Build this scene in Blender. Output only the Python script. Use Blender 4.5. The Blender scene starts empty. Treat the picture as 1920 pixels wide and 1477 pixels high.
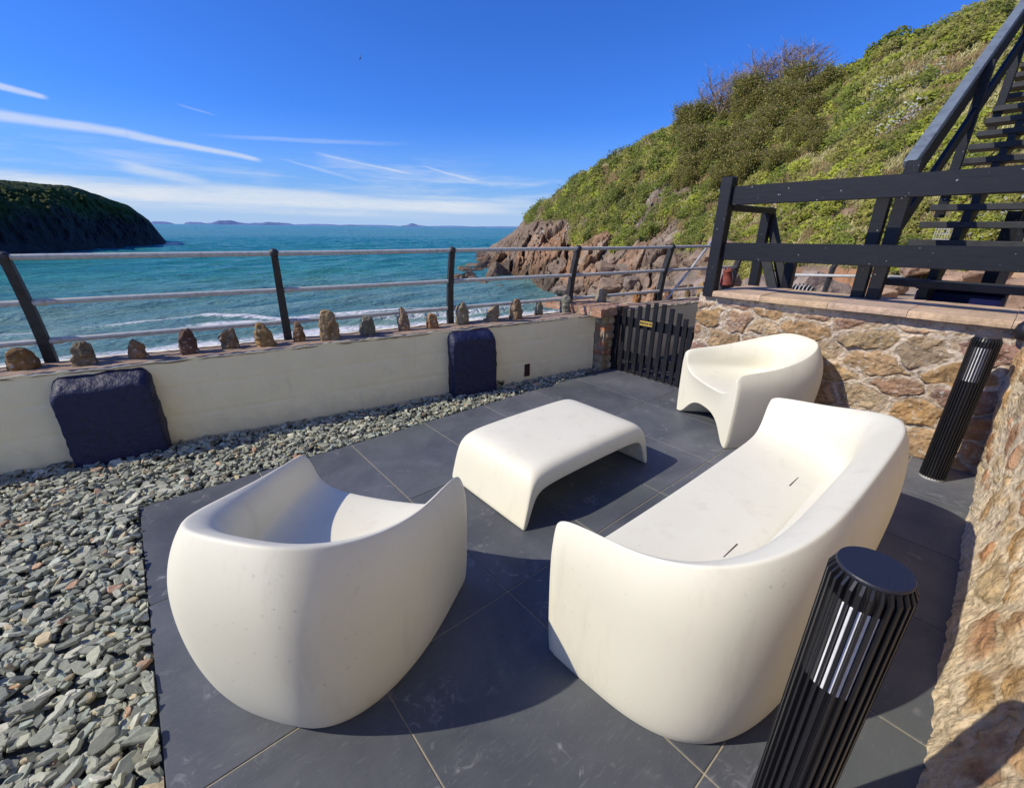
import bpy, bmesh, math, random
import numpy as np
from math import radians as R_, sin, cos, pi, tan
random.seed(7); rng = np.random.default_rng(11)
scene = bpy.context.scene
COL = scene.collection

# ------------------------------------------------------------------ noise
def _h(ix, iy, iz, seed):
    n = (ix*374761393 + iy*668265263 + iz*2147483647 + seed*1274126177) & 0xffffffff
    n = ((n ^ (n >> 13))*1274126177) & 0xffffffff
    n = ((n ^ (n >> 16))*2246822519) & 0xffffffff
    return ((n ^ (n >> 15)) & 0xffffff)/float(0xffffff)
def vnoise(p, seed=0):
    p = np.asarray(p, float); i = np.floor(p).astype(np.int64); f = p-i; f = f*f*(3-2*f)
    r = 0
    for dx in (0, 1):
        for dy in (0, 1):
            for dz in (0, 1):
                w = (f[:, 0] if dx else 1-f[:, 0])*(f[:, 1] if dy else 1-f[:, 1])*(f[:, 2] if dz else 1-f[:, 2])
                r = r+w*_h(i[:, 0]+dx, i[:, 1]+dy, i[:, 2]+dz, seed)
    return r
def fbm(p, seed=0, o=4):
    p = np.asarray(p, float); r = 0; a = .5; t = 0
    for k in range(o):
        r = r+a*vnoise(p*(2.03**k)+17.3*k, seed+k); t += a; a *= .5
    return r/t
def sstep(a, b, x):
    t = np.clip((x-a)/(b-a), 0, 1); return t*t*(3-2*t)
def voro(P, S, scale=(1, 1, 1)):
    """F1, F2, nearest id (brute force, chunked)"""
    sc = np.array(scale)[:P.shape[1]]; P = P*sc; S = S*sc
    f1 = np.empty(len(P)); f2 = np.empty(len(P)); idn = np.empty(len(P), int)
    for a in range(0, len(P), 4000):
        d = np.sqrt(((P[a:a+4000, None]-S[None])**2).sum(2))
        o = np.argpartition(d, 1, 1)[:, :2]; v = np.take_along_axis(d, o, 1); s = np.argsort(v, 1)
        v = np.take_along_axis(v, s, 1); o = np.take_along_axis(o, s, 1)
        f1[a:a+4000] = v[:, 0]; f2[a:a+4000] = v[:, 1]; idn[a:a+4000] = o[:, 0]
    return f1, f2, idn

# ------------------------------------------------------------------ objects
def mesh_obj(name, V, F, mat=None, parent=None, origin=None, smooth=False, col=None, sharp=None):
    V = np.asarray(V, float)
    if origin is None: origin = np.zeros(3)
    origin = np.asarray(origin, float)
    base = np.array(parent['_w']) if parent is not None else np.zeros(3)
    me = bpy.data.meshes.new(name)
    L = V-(origin if parent is None else base)
    if isinstance(F, np.ndarray):
        k = F.shape[1]; n = len(F)
        me.vertices.add(len(L)); me.vertices.foreach_set('co', L.astype(np.float32).ravel())
        me.loops.add(n*k); me.loops.foreach_set('vertex_index', F.astype(np.int32).ravel())
        me.polygons.add(n); me.polygons.foreach_set('loop_start', np.arange(0, n*k, k, dtype=np.int32))
        try: me.polygons.foreach_set('loop_total', np.full(n, k, dtype=np.int32))
        except Exception: pass
        me.update(calc_edges=True); me.validate()
    else:
        me.from_pydata(L.tolist(), [], [list(map(int, f)) for f in F]); me.update()
    if smooth: me.polygons.foreach_set('use_smooth', np.ones(len(me.polygons), bool))
    if col is not None:
        a = me.color_attributes.new('Col', 'FLOAT_COLOR', 'POINT')
        c = np.ones((len(me.vertices), 4), np.float32); c[:, :3] = col
        a.data.foreach_set('color', c.ravel())
    if mat: me.materials.append(mat)
    o = bpy.data.objects.new(name, me); COL.objects.link(o)
    if parent is not None:
        o.parent = parent; o['_w'] = list(base)
    else:
        o.location = origin; o['_w'] = list(origin)
    return o
def empty(name, loc):
    o = bpy.data.objects.new(name, None); COL.objects.link(o); o.location = loc; o['_w'] = list(map(float, loc)); o.empty_display_size = .1
    return o
def tag(o, label=None, cat=None, group=None, kind=None):
    if label: o['label'] = label
    if cat: o['category'] = cat
    if group: o['group'] = group
    if kind: o['kind'] = kind
    return o
class MB:
    def __init__(s): s.V = []; s.F = []; s.C = []
    def add(s, V, F, c=None):
        n = len(s.V); s.V += [tuple(v) for v in V]; s.F += [[i+n for i in f] for f in F]
        s.C += [c if c is not None else (1, 1, 1)]*len(V); return s
    def box(s, x0, x1, y0, y1, z0, z1, c=None, bev=0.0):
        if bev <= 0:
            V = [(x, y, z) for x in (x0, x1) for y in (y0, y1) for z in (z0, z1)]
            return s.add(V, [(0, 1, 3, 2), (4, 6, 7, 5), (0, 4, 5, 1), (2, 3, 7, 6), (0, 2, 6, 4), (1, 5, 7, 3)], c)
        return s.beam(((x0+x1)/2, (y0+y1)/2, z0), ((x0+x1)/2, (y0+y1)/2, z1), x1-x0, y1-y0, up=(0, 1, 0), c=c, bev=bev)
    def beam(s, p, q, w, h, up=(0, 0, 1), c=None, bev=.004):
        """chamfered bar from p to q; h along 'up', w across"""
        p = np.array(p, float); q = np.array(q, float); d = q-p; L = np.linalg.norm(d); d /= L
        u = np.array(up, float); u = u-d*(u@d); u /= np.linalg.norm(u); r = np.cross(d, u)
        b = min(bev, w*.3, h*.3, L*.3)
        ring = [(w/2, h/2-b), (w/2-b, h/2), (-w/2+b, h/2), (-w/2, h/2-b), (-w/2, -h/2+b), (-w/2+b, -h/2), (w/2-b, -h/2), (w/2, -h/2+b)]
        def sc(k): return [(a*(1-2*k/w), e*(1-2*k/h)) for a, e in ring]
        V = []
        for t, k in ((0, b), (b, 0), (L-b, 0), (L, b)):
            for a, e in sc(k): V.append(p+d*t+r*a+u*e)
        F = [[i*8+j, i*8+(j+1) % 8, (i+1)*8+(j+1) % 8, (i+1)*8+j] for i in range(3) for j in range(8)]
        F += [list(range(7, -1, -1)), list(range(24, 32))]
        return s.add(V, F, c)
    def tube(s, P, rad, n=8, c=None, cap=True):
        P = [np.array(p, float) for p in P]; m = len(P)
        if np.isscalar(rad): rad = [rad]*m
        V = []; u = None
        for i in range(m):
            d = P[min(i+1, m-1)]-P[max(i-1, 0)]; d /= (np.linalg.norm(d)+1e-9)
            if u is None:
                u = np.cross(d, (0, 0, 1.)); u = u if np.linalg.norm(u) > .1 else np.cross(d, (1., 0, 0))
            u = u-d*(u@d); u /= np.linalg.norm(u); r = np.cross(d, u)
            for k in range(n):
                a = 2*pi*k/n; V.append(P[i]+(u*cos(a)+r*sin(a))*rad[i])
        F = [[i*n+j, i*n+(j+1) % n, (i+1)*n+(j+1) % n, (i+1)*n+j] for i in range(m-1) for j in range(n)]
        if cap: F += [list(range(n-1, -1, -1)), list(range((m-1)*n, m*n))]
        return s.add(V, F, c)
    def lathe(s, prof, ctr=(0, 0, 0), n=24, c=None):
        V = []; m = len(prof)
        for r, z in prof:
            for k in range(n):
                a = 2*pi*k/n; V.append((ctr[0]+r*cos(a), ctr[1]+r*sin(a), ctr[2]+z))
        F = [[i*n+j, i*n+(j+1) % n, (i+1)*n+(j+1) % n, (i+1)*n+j] for i in range(m-1) for j in range(n)]
        F += [list(range(n-1, -1, -1)), list(range((m-1)*n, m*n))]
        return s.add(V, F, c)
    def build(s, name, mat, parent=None, origin=None, smooth=False, usecol=False):
        return mesh_obj(name, s.V, s.F, mat, parent, origin, smooth, np.array(s.C) if usecol else None)
def grid_faces(nu, nv):
    a = (np.arange(nu-1)[:, None]*nv+np.arange(nv-1)[None]).ravel()
    return np.stack([a, a+nv, a+nv+1, a+1], 1)

# ------------------------------------------------------------------ materials
class NT:
    def __init__(s, name):
        s.m = bpy.data.materials.new(name); s.m.use_nodes = True; s.t = s.m.node_tree; s.n = s.t.nodes; s.l = s.t.links
        s.b = s.n['Principled BSDF']
    def new(s, t, **kw):
        n = s.n.new(t)
        for k, v in kw.items():
            if k.startswith('i_'):
                key = k[2:]; key = int(key) if key.isdigit() else key.replace('_', ' '); s.put(n.inputs[key], v)
            else: setattr(n, k, v)
        return n
    def put(s, sock, v):
        if isinstance(v, bpy.types.NodeSocket): s.l.new(v, sock)
        else:
            try: sock.default_value = v
            except Exception: sock.default_value = (*v, 1)
    def P(s, **kw):
        for k, v in kw.items(): s.put(s.b.inputs[k.replace('_', ' ')], v)
        return s
    def coord(s, scale=(1, 1, 1), src='Object', rot=(0, 0, 0)):
        tc = s.new('ShaderNodeTexCoord'); mp = s.new('ShaderNodeMapping'); s.l.new(tc.outputs[src], mp.inputs[0])
        mp.inputs['Scale'].default_value = scale; mp.inputs['Rotation'].default_value = rot; return mp.outputs[0]
    def noise(s, vec, scale=5, detail=5, rough=.55, dist=0):
        n = s.new('ShaderNodeTexNoise', i_Scale=scale, i_Detail=detail, i_Roughness=rough, i_Distortion=dist); s.l.new(vec, n.inputs['Vector']); return n.outputs['Fac']
    def ramp(s, fac, stops, interp='LINEAR'):
        r = s.new('ShaderNodeValToRGB'); s.l.new(fac, r.inputs[0]); e = r.color_ramp.elements; r.color_ramp.interpolation = interp
        while len(e) < len(stops): e.new(.5)
        for k, (p, c) in enumerate(stops):
            e[k].position = p; e[k].color = (*c, 1) if len(c) == 3 else c
        return r.outputs[0]
    def mix(s, a, b, fac=.5, mode='MIX'):
        n = s.new('ShaderNodeMix', data_type='RGBA', blend_type=mode); s.put(n.inputs[0], fac); s.put(n.inputs[6], a); s.put(n.inputs[7], b); return n.outputs[2]
    def math(s, op, a, b=0., clamp=False):
        n = s.new('ShaderNodeMath', operation=op, use_clamp=clamp); s.put(n.inputs[0], a); s.put(n.inputs[1], b); return n.outputs[0]
    def attr(s): return s.new('ShaderNodeVertexColor', layer_name='Col').outputs[0]
    def bump(s, hgt, strength=.3, dist=.01):
        b = s.new('ShaderNodeBump', i_Strength=strength, i_Distance=dist); s.l.new(hgt, b.inputs['Height']); s.l.new(b.outputs[0], s.b.inputs['Normal']); return s
def g3(v): return (v, v, v)

def m_plastic():
    m = NT('cast_plastic'); v = m.coord()
    n = m.noise(v, 1.7, 5, .6); d = m.noise(v, 9, 6, .7)
    c = m.mix((.775, .74, .60), (.725, .685, .545), m.ramp(n, [(.35, g3(0)), (.75, g3(1))]))
    c = m.mix(c, (.62, .58, .50), m.math('MULTIPLY', m.ramp(d, [(.66, g3(0)), (.85, g3(1))]), .35))
    sp = m.noise(v, 55, 3, .5); c = m.mix(c, (.42, .37, .29), m.math('MULTIPLY', m.math('MULTIPLY', m.ramp(sp, [(.66, g3(0)), (.72, g3(1))]), m.ramp(m.noise(v, 2.6, 3), [(.5, g3(0)), (.65, g3(1))])), .45))
    stn = m.noise(m.coord((5, 5, .9)), 2.2, 6, .65); c = m.mix(c, (.56, .50, .40), m.math('MULTIPLY', m.ramp(stn, [(.55, g3(0)), (.75, g3(1))]), .35))
    m.P(Base_Color=c, Roughness=m.ramp(d, [(0, g3(.40)), (1, g3(.58))]))
    m.b.inputs['Specular IOR Level'].default_value = .4
    m.bump(m.noise(v, 260, 3, .6), .10, .002); return m.m
def m_slab():
    m = NT('slate_slab'); v = m.coord()
    a = m.noise(v, 2.2, 7, .62, .6); b = m.noise(v, 14, 8, .7, 1.2)
    c = m.ramp(a, [(.3, (.066, .071, .084)), (.5, (.094, .100, .112)), (.68, (.132, .137, .147))])
    gi = m.new('ShaderNodeNewGeometry').outputs['Random Per Island']; c = m.mix(c, m.ramp(gi, [(0, (.86, .87, .88)), (.5, (1.02, 1.02, 1.05)), (1, (1.20, 1.20, 1.25))]), 1, 'MULTIPLY')
    c = m.mix(c, (.085, .10, .095), m.ramp(m.noise(v, 1.1, 3), [(.5, g3(0)), (.68, g3(.55))]))
    sc = m.math('MULTIPLY', m.ramp(b, [(.56, g3(0)), (.68, g3(1))]), m.ramp(m.noise(v, 3.3, 4), [(.48, g3(0)), (.60, g3(1))]))
    c = m.mix(c, (.27, .27, .28), m.math('MULTIPLY', sc, .7))
    st = m.noise(m.coord((3, 22, 3), rot=(0, 0, .7)), 6, 6, .75, .5)
    c = m.mix(c, (.22, .22, .23), m.math('MULTIPLY', m.ramp(st, [(.56, g3(0)), (.72, g3(1))]), .4))
    m.P(Base_Color=c, Roughness=m.ramp(b, [(0, g3(.42)), (1, g3(.62))])); m.b.inputs['Specular IOR Level'].default_value = .3
    m.bump(b, .12, .004); return m.m
def m_vcol(name, rough=.85, nscale=30, namt=.35, bump=.3, bdist=.006, spec=.25, lichen=None):
    m = NT(name); v = m.coord(); c = m.attr(); n = m.noise(v, nscale, 8, .68, .3)
    c = m.mix(c, m.ramp(n, [(.2, g3(1-namt*1.5)), (.5, g3(1)), (.85, g3(1+namt*.8))]), 1, 'MULTIPLY')
    if lichen:
        l = m.ramp(m.noise(v, lichen, 3, .5), [(.63, g3(0)), (.67, g3(1))])
        c = m.mix(c, (.50, .47, .41), m.math('MULTIPLY', l, .6))
    m.P(Base_Color=c, Roughness=rough); m.b.inputs['Specular IOR Level'].default_value = spec
    m.bump(n, bump, bdist); return m.m
def m_rubble(name, lichen):
    m = NT(name); v = m.coord(); c = m.attr(); n = m.noise(v, 38, 9, .72, .4); n2 = m.noise(v, 11, 6, .65, .8)
    vo = m.new('ShaderNodeTexVoronoi', i_Scale=30., feature='F1'); mpw = m.new('ShaderNodeVectorMath', operation='ADD'); m.l.new(v, mpw.inputs[0])
    nc = m.new('ShaderNodeTexNoise', i_Scale=20., i_Detail=4.); m.l.new(v, nc.inputs['Vector']); scn = m.new('ShaderNodeVectorMath', operation='SCALE'); m.l.new(nc.outputs['Color'], scn.inputs[0]); scn.inputs['Scale'].default_value = .06; m.l.new(scn.outputs[0], mpw.inputs[1]); m.l.new(mpw.outputs[0], vo.inputs['Vector'])
    c = m.mix(c, m.ramp(n, [(.25, g3(.58)), (.5, g3(1)), (.8, g3(1.3))]), 1, 'MULTIPLY')
    c = m.mix(c, m.ramp(n2, [(.3, (.72, .66, .62)), (.5, (1, 1, 1)), (.7, (1.12, 1.02, .88))]), 1, 'MULTIPLY')
    if lichen:
        l = m.ramp(m.noise(v, 30, 3, .5), [(.62, g3(0)), (.66, g3(1))]); c = m.mix(c, (.55, .52, .46), m.math('MULTIPLY', l, .6))
    m.P(Base_Color=c, Roughness=.9); m.b.inputs['Specular IOR Level'].default_value = .2
    hh = m.math('ADD', m.math('MULTIPLY', n, 1.), m.math('ADD', m.math('MULTIPLY', n2, 1.4), m.math('MULTIPLY', vo.outputs['Distance'], -.9)))
    m.bump(hh, .85, .014); return m.m
def m_simple(name, col, rough=.6, metal=0., nscale=20, namt=.15, bump=.15, bdist=.003, spec=.4, scale=(1, 1, 1)):
    m = NT(name); v = m.coord(scale); n = m.noise(v, nscale, 6, .62)
    c = m.mix((*col, 1), m.ramp(n, [(.2, g3(1-namt*2)), (.5, g3(1)), (.85, g3(1+namt))]), 1, 'MULTIPLY')
    if name == 'black_stained_timber': c = m.mix(c, (.26, .26, .27), m.ramp(m.noise(m.coord(), 46, 2, .4), [(.735, g3(0)), (.76, g3(1))]))
    m.P(Base_Color=c, Roughness=rough, Metallic=metal); m.b.inputs['Specular IOR Level'].default_value = spec
    if bump: m.bump(n, bump, bdist)
    return m.m
def m_leaf():
    m = NT('leaf'); c = m.attr(); m.P(Base_Color=c, Roughness=.55); m.b.inputs['Specular IOR Level'].default_value = .25
    tr = m.new('ShaderNodeBsdfTranslucent'); m.l.new(c, tr.inputs[0]); mx_ = m.new('ShaderNodeMixShader', i_0=.35); m.l.new(m.b.outputs[0], mx_.inputs[1]); m.l.new(tr.outputs[0], mx_.inputs[2])
    m.l.new(mx_.outputs[0], m.n['Material Output'].inputs[0]); return m.m
def m_cream():
    m = NT('cream_masonry_paint'); v = m.coord(); n = m.noise(v, 6, 6, .6); st = m.noise(m.coord((7, 7, 1.2)), 3, 5, .6)
    c = m.mix((.89, .80, .54), (.83, .745, .50), m.ramp(n, [(.35, g3(0)), (.8, g3(1))]))
    c = m.mix(c, (.50, .45, .36), m.math('MULTIPLY', m.ramp(st, [(.6, g3(0)), (.82, g3(1))]), .3))
    ck = m.noise(m.coord((2.2, 2.2, 3.2)), 1.6, 6, .6, .5); ckm = m.ramp(m.math('ABSOLUTE', m.math('SUBTRACT', ck, .5)), [(0, g3(1)), (.006, g3(0))])
    c = m.mix(c, (.40, .34, .24), m.math('MULTIPLY', m.math('MULTIPLY', ckm, m.ramp(m.noise(v, 1.3, 2), [(.58, g3(0)), (.68, g3(1))])), .30))
    sz = m.new('ShaderNodeSeparateXYZ'); m.l.new(v, sz.inputs[0]); spl = m.math('SUBTRACT', m.math('ADD', .16, m.math('MULTIPLY', m.math('SUBTRACT', m.noise(v, 7, 5, .65), .5), .42)), sz.outputs[2])
    c = m.mix(c, (.44, .40, .28), m.math('MULTIPLY', m.ramp(spl, [(.0, g3(0)), (.14, g3(1))]), .26))
    m.P(Base_Color=c, Roughness=.7); m.b.inputs['Specular IOR Level'].default_value = .3
    m.bump(m.noise(v, 45, 5, .6), .3, .007); return m.m
def m_sea():
    m = NT('sea_water'); v = m.coord((1, 1, 1)); f = m.attr()
    sp = m.new('ShaderNodeSeparateColor'); m.l.new(f, sp.inputs[0])
    n1 = m.noise(m.coord((.35, 1, 1)), 1.6, 6, .6, .4)
    deep = m.mix((.008, .20, .215), (.05, .275, .25), sp.outputs[1])
    deep = m.mix(deep, (.23, .33, .28), m.math('MULTIPLY', sp.outputs[2], .85))
    c = m.mix(deep, (.004, .14, .19), m.ramp(m.noise(m.coord((.03, .16, 1)), 1, 5, .65), [(.42, g3(0)), (.62, g3(.7))]))
    fn = m.noise(m.coord((1, 1.6, 1)), 2.6, 7, .72, .8)
    fm = m.ramp(m.math('ADD', m.math('MULTIPLY', fn, .9), m.math('SUBTRACT', sp.outputs[0], .95)), [(.12, g3(0)), (.30, g3(1))])
    c = m.mix(c, (.72, .72, .72), fm)
    m.P(Base_Color=c, Roughness=m.math('ADD', m.math('MULTIPLY', fm, .6), .22)); m.b.inputs['Specular IOR Level'].default_value = .14; m.b.inputs['IOR'].default_value = 1.33
    m.bump(m.math('ADD', m.math('ADD', n1, m.math('MULTIPLY', m.noise(m.coord((.12, .42, 1)), 1, 5, .65), 3.)), m.math('MULTIPLY', m.noise(m.coord((.5, 1.2, 1)), 5, 4), .35)), 1., .45); return m.m
M = dict(plastic=m_plastic(), slab=m_slab(), cream=m_cream(), sea=m_sea(),
    grout=m_simple('grout', (.36, .31, .22), .9, nscale=60), chip=m_vcol('slate_chip', .7, 60, .3, .35, .003, .35),
    rubble=m_rubble('rubble_stone', True), rubble2=m_rubble('pointed_rubble', False),
    copingm=m_vcol('sandstone', .85, 36, .3, .4, .005, .2), rock=m_vcol('cliff_rock', .9, 2.2, .45, .8, .12, .2), leaf=m_leaf(),
    pebble=m_vcol('standing_stone', .82, 34, .4, .6, .008, .25, 30), navy=m_simple('navy_masonry_paint', (.008, .012, .052), .5, nscale=24, namt=.25, bump=1., bdist=.014, spec=.45),
    timber=m_simple('black_stained_timber', (.0085, .009, .013), .45, nscale=9, namt=.3, bump=.25, bdist=.003, scale=(1, 1, 6)),
    tread=m_simple('weathered_tread', (.032, .034, .037), .65, nscale=12, namt=.3), rail=m_simple('grey_galvanised', (.47, .475, .46), .5, 0., 30, .2, .1), hrail=m_simple('sky_tinted_handrail', (.15, .18, .215), .5, 0, 14, .25, .15),  # hrail: sky reflection on the handrail is put into its pale blue
    iron=m_simple('black_iron', (.034, .034, .037), .5, 0, 25, .4, .4, .004), rust=m_simple('rusty_red_iron', (.22, .05, .035), .75, 0, 22, .5, .5, .006),
    lampb=m_simple('black_powder_coat', (.012, .012, .015), .38, 0, 160, .15, .08, .001, .5), capb=m_simple('lamp_cap_coat', (.018, .0195, .032), .42, 0, 260, .3, .15, .001, .5), diff=m_simple('opal_diffuser', (.78, .78, .82), .3, bump=0),
    concrete=m_vcol('weathered_capping', .92, 22, .5, .7, .010, .15), brass=m_simple('brass_plate', (.72, .50, .13), .35, .3, 40, .1, .05), ink=m_simple('black_letter', (.01, .01, .01), .5, bump=0),
    sand=m_simple('wet_sand', (.17, .115, .085), .6, nscale=.8, namt=.35, bump=.4, bdist=.05), earth=m_simple('terrace_earth', (.34, .26, .19), .9, nscale=3, namt=.4, bump=.6, bdist=.03),
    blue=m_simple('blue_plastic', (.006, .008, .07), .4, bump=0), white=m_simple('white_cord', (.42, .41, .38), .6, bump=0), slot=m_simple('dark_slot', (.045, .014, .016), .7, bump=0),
    bark=m_simple('grey_bark', (.34, .255, .20), .9, nscale=4), path=m_simple('dark_path', (.05, .05, .055), .8, nscale=8, namt=.3), far=m_simple('haze_blue_land', (.15, .22, .40), 1., nscale=.002, namt=.3, bump=0), gull=m_simple('dark_plumage', (.03, .03, .035), .8, bump=0))  # far: distance haze is put into the blue base colour

# ------------------------------------------------------------------ camera
H0 = 1.485; PITCH, ROLL, YAW = 0.3639476, -0.0114115, 0.7097582
fw = np.array([sin(YAW)*cos(PITCH), cos(YAW)*cos(PITCH), -sin(PITCH)]); rt = np.array([cos(YAW), -sin(YAW), 0]); dn = np.cross(fw, rt)
r2 = cos(ROLL)*rt+sin(ROLL)*dn; d2 = -sin(ROLL)*rt+cos(ROLL)*dn
cam = bpy.data.cameras.new('camera'); co = bpy.data.objects.new('camera', cam); COL.objects.link(co)
from mathutils import Matrix, Vector
co.matrix_world = Matrix(((r2[0], -d2[0], -fw[0], 0), (r2[1], -d2[1], -fw[1], 0), (r2[2], -d2[2], -fw[2], H0), (0, 0, 0, 1)))
cam.sensor_width = 36; cam.lens = 36*817.9/1920; cam.clip_end = 60000; cam.clip_start = .05
scene.camera = co
def pol(az, d): return np.array([sin(R_(az))*d, cos(R_(az))*d])

# ------------------------------------------------------------------ light and sky
SUN_EL = 41.; TR = np.array([.894, -.447])     # direction the light travels on the ground
sd = np.array([TR[0]*cos(R_(SUN_EL)), TR[1]*cos(R_(SUN_EL)), -sin(R_(SUN_EL))])
sun = bpy.data.lights.new('sun', 'SUN'); so = bpy.data.objects.new('sun', sun); COL.objects.link(so)
so.rotation_euler = Vector(sd).to_track_quat('-Z', 'Y').to_euler(); so.location = (-10, 5, 12)
sun.energy = 4.6; sun.angle = R_(.53); sun.color = (1, .92, .75)
w = bpy.data.worlds.new('World'); scene.world = w; w.use_nodes = True; wt = w.node_tree; wn = wt.nodes; wl = wt.links
bg = wn['Background']; sky = wn.new('ShaderNodeTexSky'); sky.sky_type = 'NISHITA'; sky.sun_disc = False
sky.sun_elevation = R_(SUN_EL); sky.sun_rotation = math.atan2(-TR[0], -TR[1]); sky.air_density = 1.0; sky.dust_density = .25; sky.ozone_density = 2.5
def wm(op, a, b=0., c=None, clamp=False):
    n = wn.new('ShaderNodeMath'); n.operation = op; n.use_clamp = clamp
    for k, x in enumerate((a, b, c)):
        if x is None: continue
        if isinstance(x, bpy.types.NodeSocket): wl.new(x, n.inputs[k])
        else: n.inputs[k].default_value = x
    return n.outputs[0]
tc = wn.new('ShaderNodeTexCoord'); sx = wn.new('ShaderNodeSeparateXYZ'); wl.new(tc.outputs['Generated'], sx.inputs[0])
AZ = wm('MULTIPLY', wm('ARCTAN2', sx.outputs[0], sx.outputs[1]), 57.29578); EL = wm('MULTIPLY', wm('ARCSINE', sx.outputs[2]), 57.29578)
cv = wn.new('ShaderNodeCombineXYZ'); wl.new(AZ, cv.inputs[0]); wl.new(EL, cv.inputs[1])
def wnoise(sx_, sy_, det=5, rough=.6, rot=0.):
    mp = wn.new('ShaderNodeMapping'); wl.new(cv.outputs[0], mp.inputs[0]); mp.inputs['Rotation'].default_value = (0, 0, rot); mp.inputs['Scale'].default_value = (sx_, sy_, 1)
    n = wn.new('ShaderNodeTexNoise'); n.inputs['Scale'].default_value = 1; n.inputs['Detail'].default_value = det; n.inputs['Roughness'].default_value = rough; n.inputs['Distortion'].default_value = .4
    wl.new(mp.outputs[0], n.inputs['Vector']); return n.outputs['Fac']
def srange(x, a, b):
    n = wn.new('ShaderNodeMapRange'); n.interpolation_type = 'SMOOTHSTEP'; wl.new(x, n.inputs[0]); n.inputs[1].default_value = a; n.inputs[2].default_value = b; return n.outputs[0]
NF = wnoise(.7, 7.5, 8, .74, .10); NB = wnoise(.18, 1.1, 4, .55, .05)
ELW = wm('ADD', EL, wm('MULTIPLY', wm('SUBTRACT', NB, .5), .35))
total = None
def streak(a, b, w0, w1, amp, ragged=.6, fade=.12):
    global total
    dx, dy = b[0]-a[0], b[1]-a[1]; L = math.hypot(dx, dy)
    t = wm('ADD', wm('MULTIPLY', wm('SUBTRACT', AZ, a[0]), dx/L/L), wm('MULTIPLY', wm('SUBTRACT', ELW, a[1]), dy/L/L))
    s = wm('ABSOLUTE', wm('SUBTRACT', wm('MULTIPLY', wm('SUBTRACT', ELW, a[1]), dx/L), wm('MULTIPLY', wm('SUBTRACT', AZ, a[0]), dy/L)))
    wd = wm('ADD', w0, wm('MULTIPLY', t, w1-w0))
    p = wm('SUBTRACT', 1., srange(wm('DIVIDE', s, wd), .15, 1.), clamp=True)
    p = wm('MULTIPLY', p, wm('MULTIPLY', srange(t, -fade*.3, fade), wm('SUBTRACT', 1., srange(t, 1-fade*2, 1.))))
    p = wm('MULTIPLY', wm('MULTIPLY', p, amp), wm('ADD', 1-ragged, wm('MULTIPLY', NF, ragged*1.6)))
    total = p if total is None else wm('MAXIMUM', total, p)
streak((-8.5, 10.4), (-1.6, 9.5), .55, .25, .75, .4, .05)
streak((-9, 8.0), (3.3, 7.55), .62, .5, .72, .4, .03); streak((2.4, 7.6), (13.6, 6.2), .5, .28, .72, .45, .05)
streak((8.5, 8.1), (31, 8.7), .22, .35, .26, .7, .25); streak((18.5, 7.3), (30, 5.4), .25, .16, .5, .5, .15); streak((18.5, 6.85), (26.5, 6.0), 1.0, .5, .28, .8, .3)
streak((1.2, 5.0), (10.2, 3.4), .75, .6, .55, .6, .2); streak((-.5, 5.9), (9, 5.8), .5, .6, .16, .8, .3); streak((15.3, 6.5), (24.2, 4.5), .16, .3, .28, .6, .2)
streak((30, 6.5), (37.4, 4.8), .14, .25, .42, .5, .15); streak((26, 5.1), (47, 4.7), .2, .25, .24, .6, .3); streak((7, 10.4), (10.4, 9.75), .14, .14, .2, .5, .2)
streak((12, 4.4), (16, 4.9), .9, .7, .14, .9, .4)
streak((-14, 3.0), (45, 2.0), 1.35, 1.0, .80, .55, .1); streak((4, 3.3), (32, 2.5), 1.2, .7, .80, .5, .25); streak((20, 3.4), (48, 2.9), .35, .3, .3, .7, .25)
streak((-12, 2.0), (40, 1.2), .8, .7, .32, .8, .2)
NV = wnoise(.055, .55, 7, .66, .06); NV2 = wnoise(.35, 3.2, 6, .7, .10)
veil = wm('MULTIPLY', wm('MULTIPLY', srange(NV, .44, .68), wm('ADD', .35, wm('MULTIPLY', NV2, 1.1))), wm('MULTIPLY', srange(EL, 0., 2.5), wm('SUBTRACT', 1., srange(EL, 4.5, 8.5))))
total = wm('ADD', total, wm('MULTIPLY', veil, .42))
low_ = wm('MULTIPLY', wm('SUBTRACT', 1., srange(EL, .5, 4.5)), .32); total = wm('ADD', total, low_)
hsv = wn.new('ShaderNodeHueSaturation'); hsv.inputs['Hue'].default_value = .5; hsv.inputs['Saturation'].default_value = 1.0; hsv.inputs['Value'].default_value = 1.0
wl.new(sky.outputs[0], hsv.inputs['Color'])
tn = wn.new('ShaderNodeMix'); tn.data_type = 'RGBA'; tn.blend_type = 'MULTIPLY'; tn.inputs[0].default_value = 1; wl.new(hsv.outputs[0], tn.inputs[6]); tn.inputs[7].default_value = (.38, .92, 2.15, 1)
hz = wn.new('ShaderNodeMix'); hz.data_type = 'RGBA'; wl.new(wm('SUBTRACT', 1., srange(EL, -2., 12.)), hz.inputs[0]); wl.new(tn.outputs[2], hz.inputs[6]); hz.inputs[7].default_value = (3.4, 6.2, 10.5, 1)
mx = wn.new('ShaderNodeMix'); mx.data_type = 'RGBA'; wl.new(wm('MULTIPLY', total, .95, clamp=True), mx.inputs[0]); wl.new(hz.outputs[2], mx.inputs[6]); mx.inputs[7].default_value = (9.0, 9.8, 11., 1)
wl.new(mx.outputs[2], bg.inputs[0]); bg.inputs[1].default_value = .08
scene.view_settings.view_transform = 'Standard'; scene.view_settings.look = 'None'; scene.view_settings.exposure = 0; scene.view_settings.gamma = 1
scene.cycles.max_bounces = 6; scene.cycles.diffuse_bounces = 3; scene.cycles.glossy_bounces = 3; scene.cycles.transparent_max_bounces = 4
scene.cycles.use_denoising = True; scene.cycles.sample_clamp_indirect = 6

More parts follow.
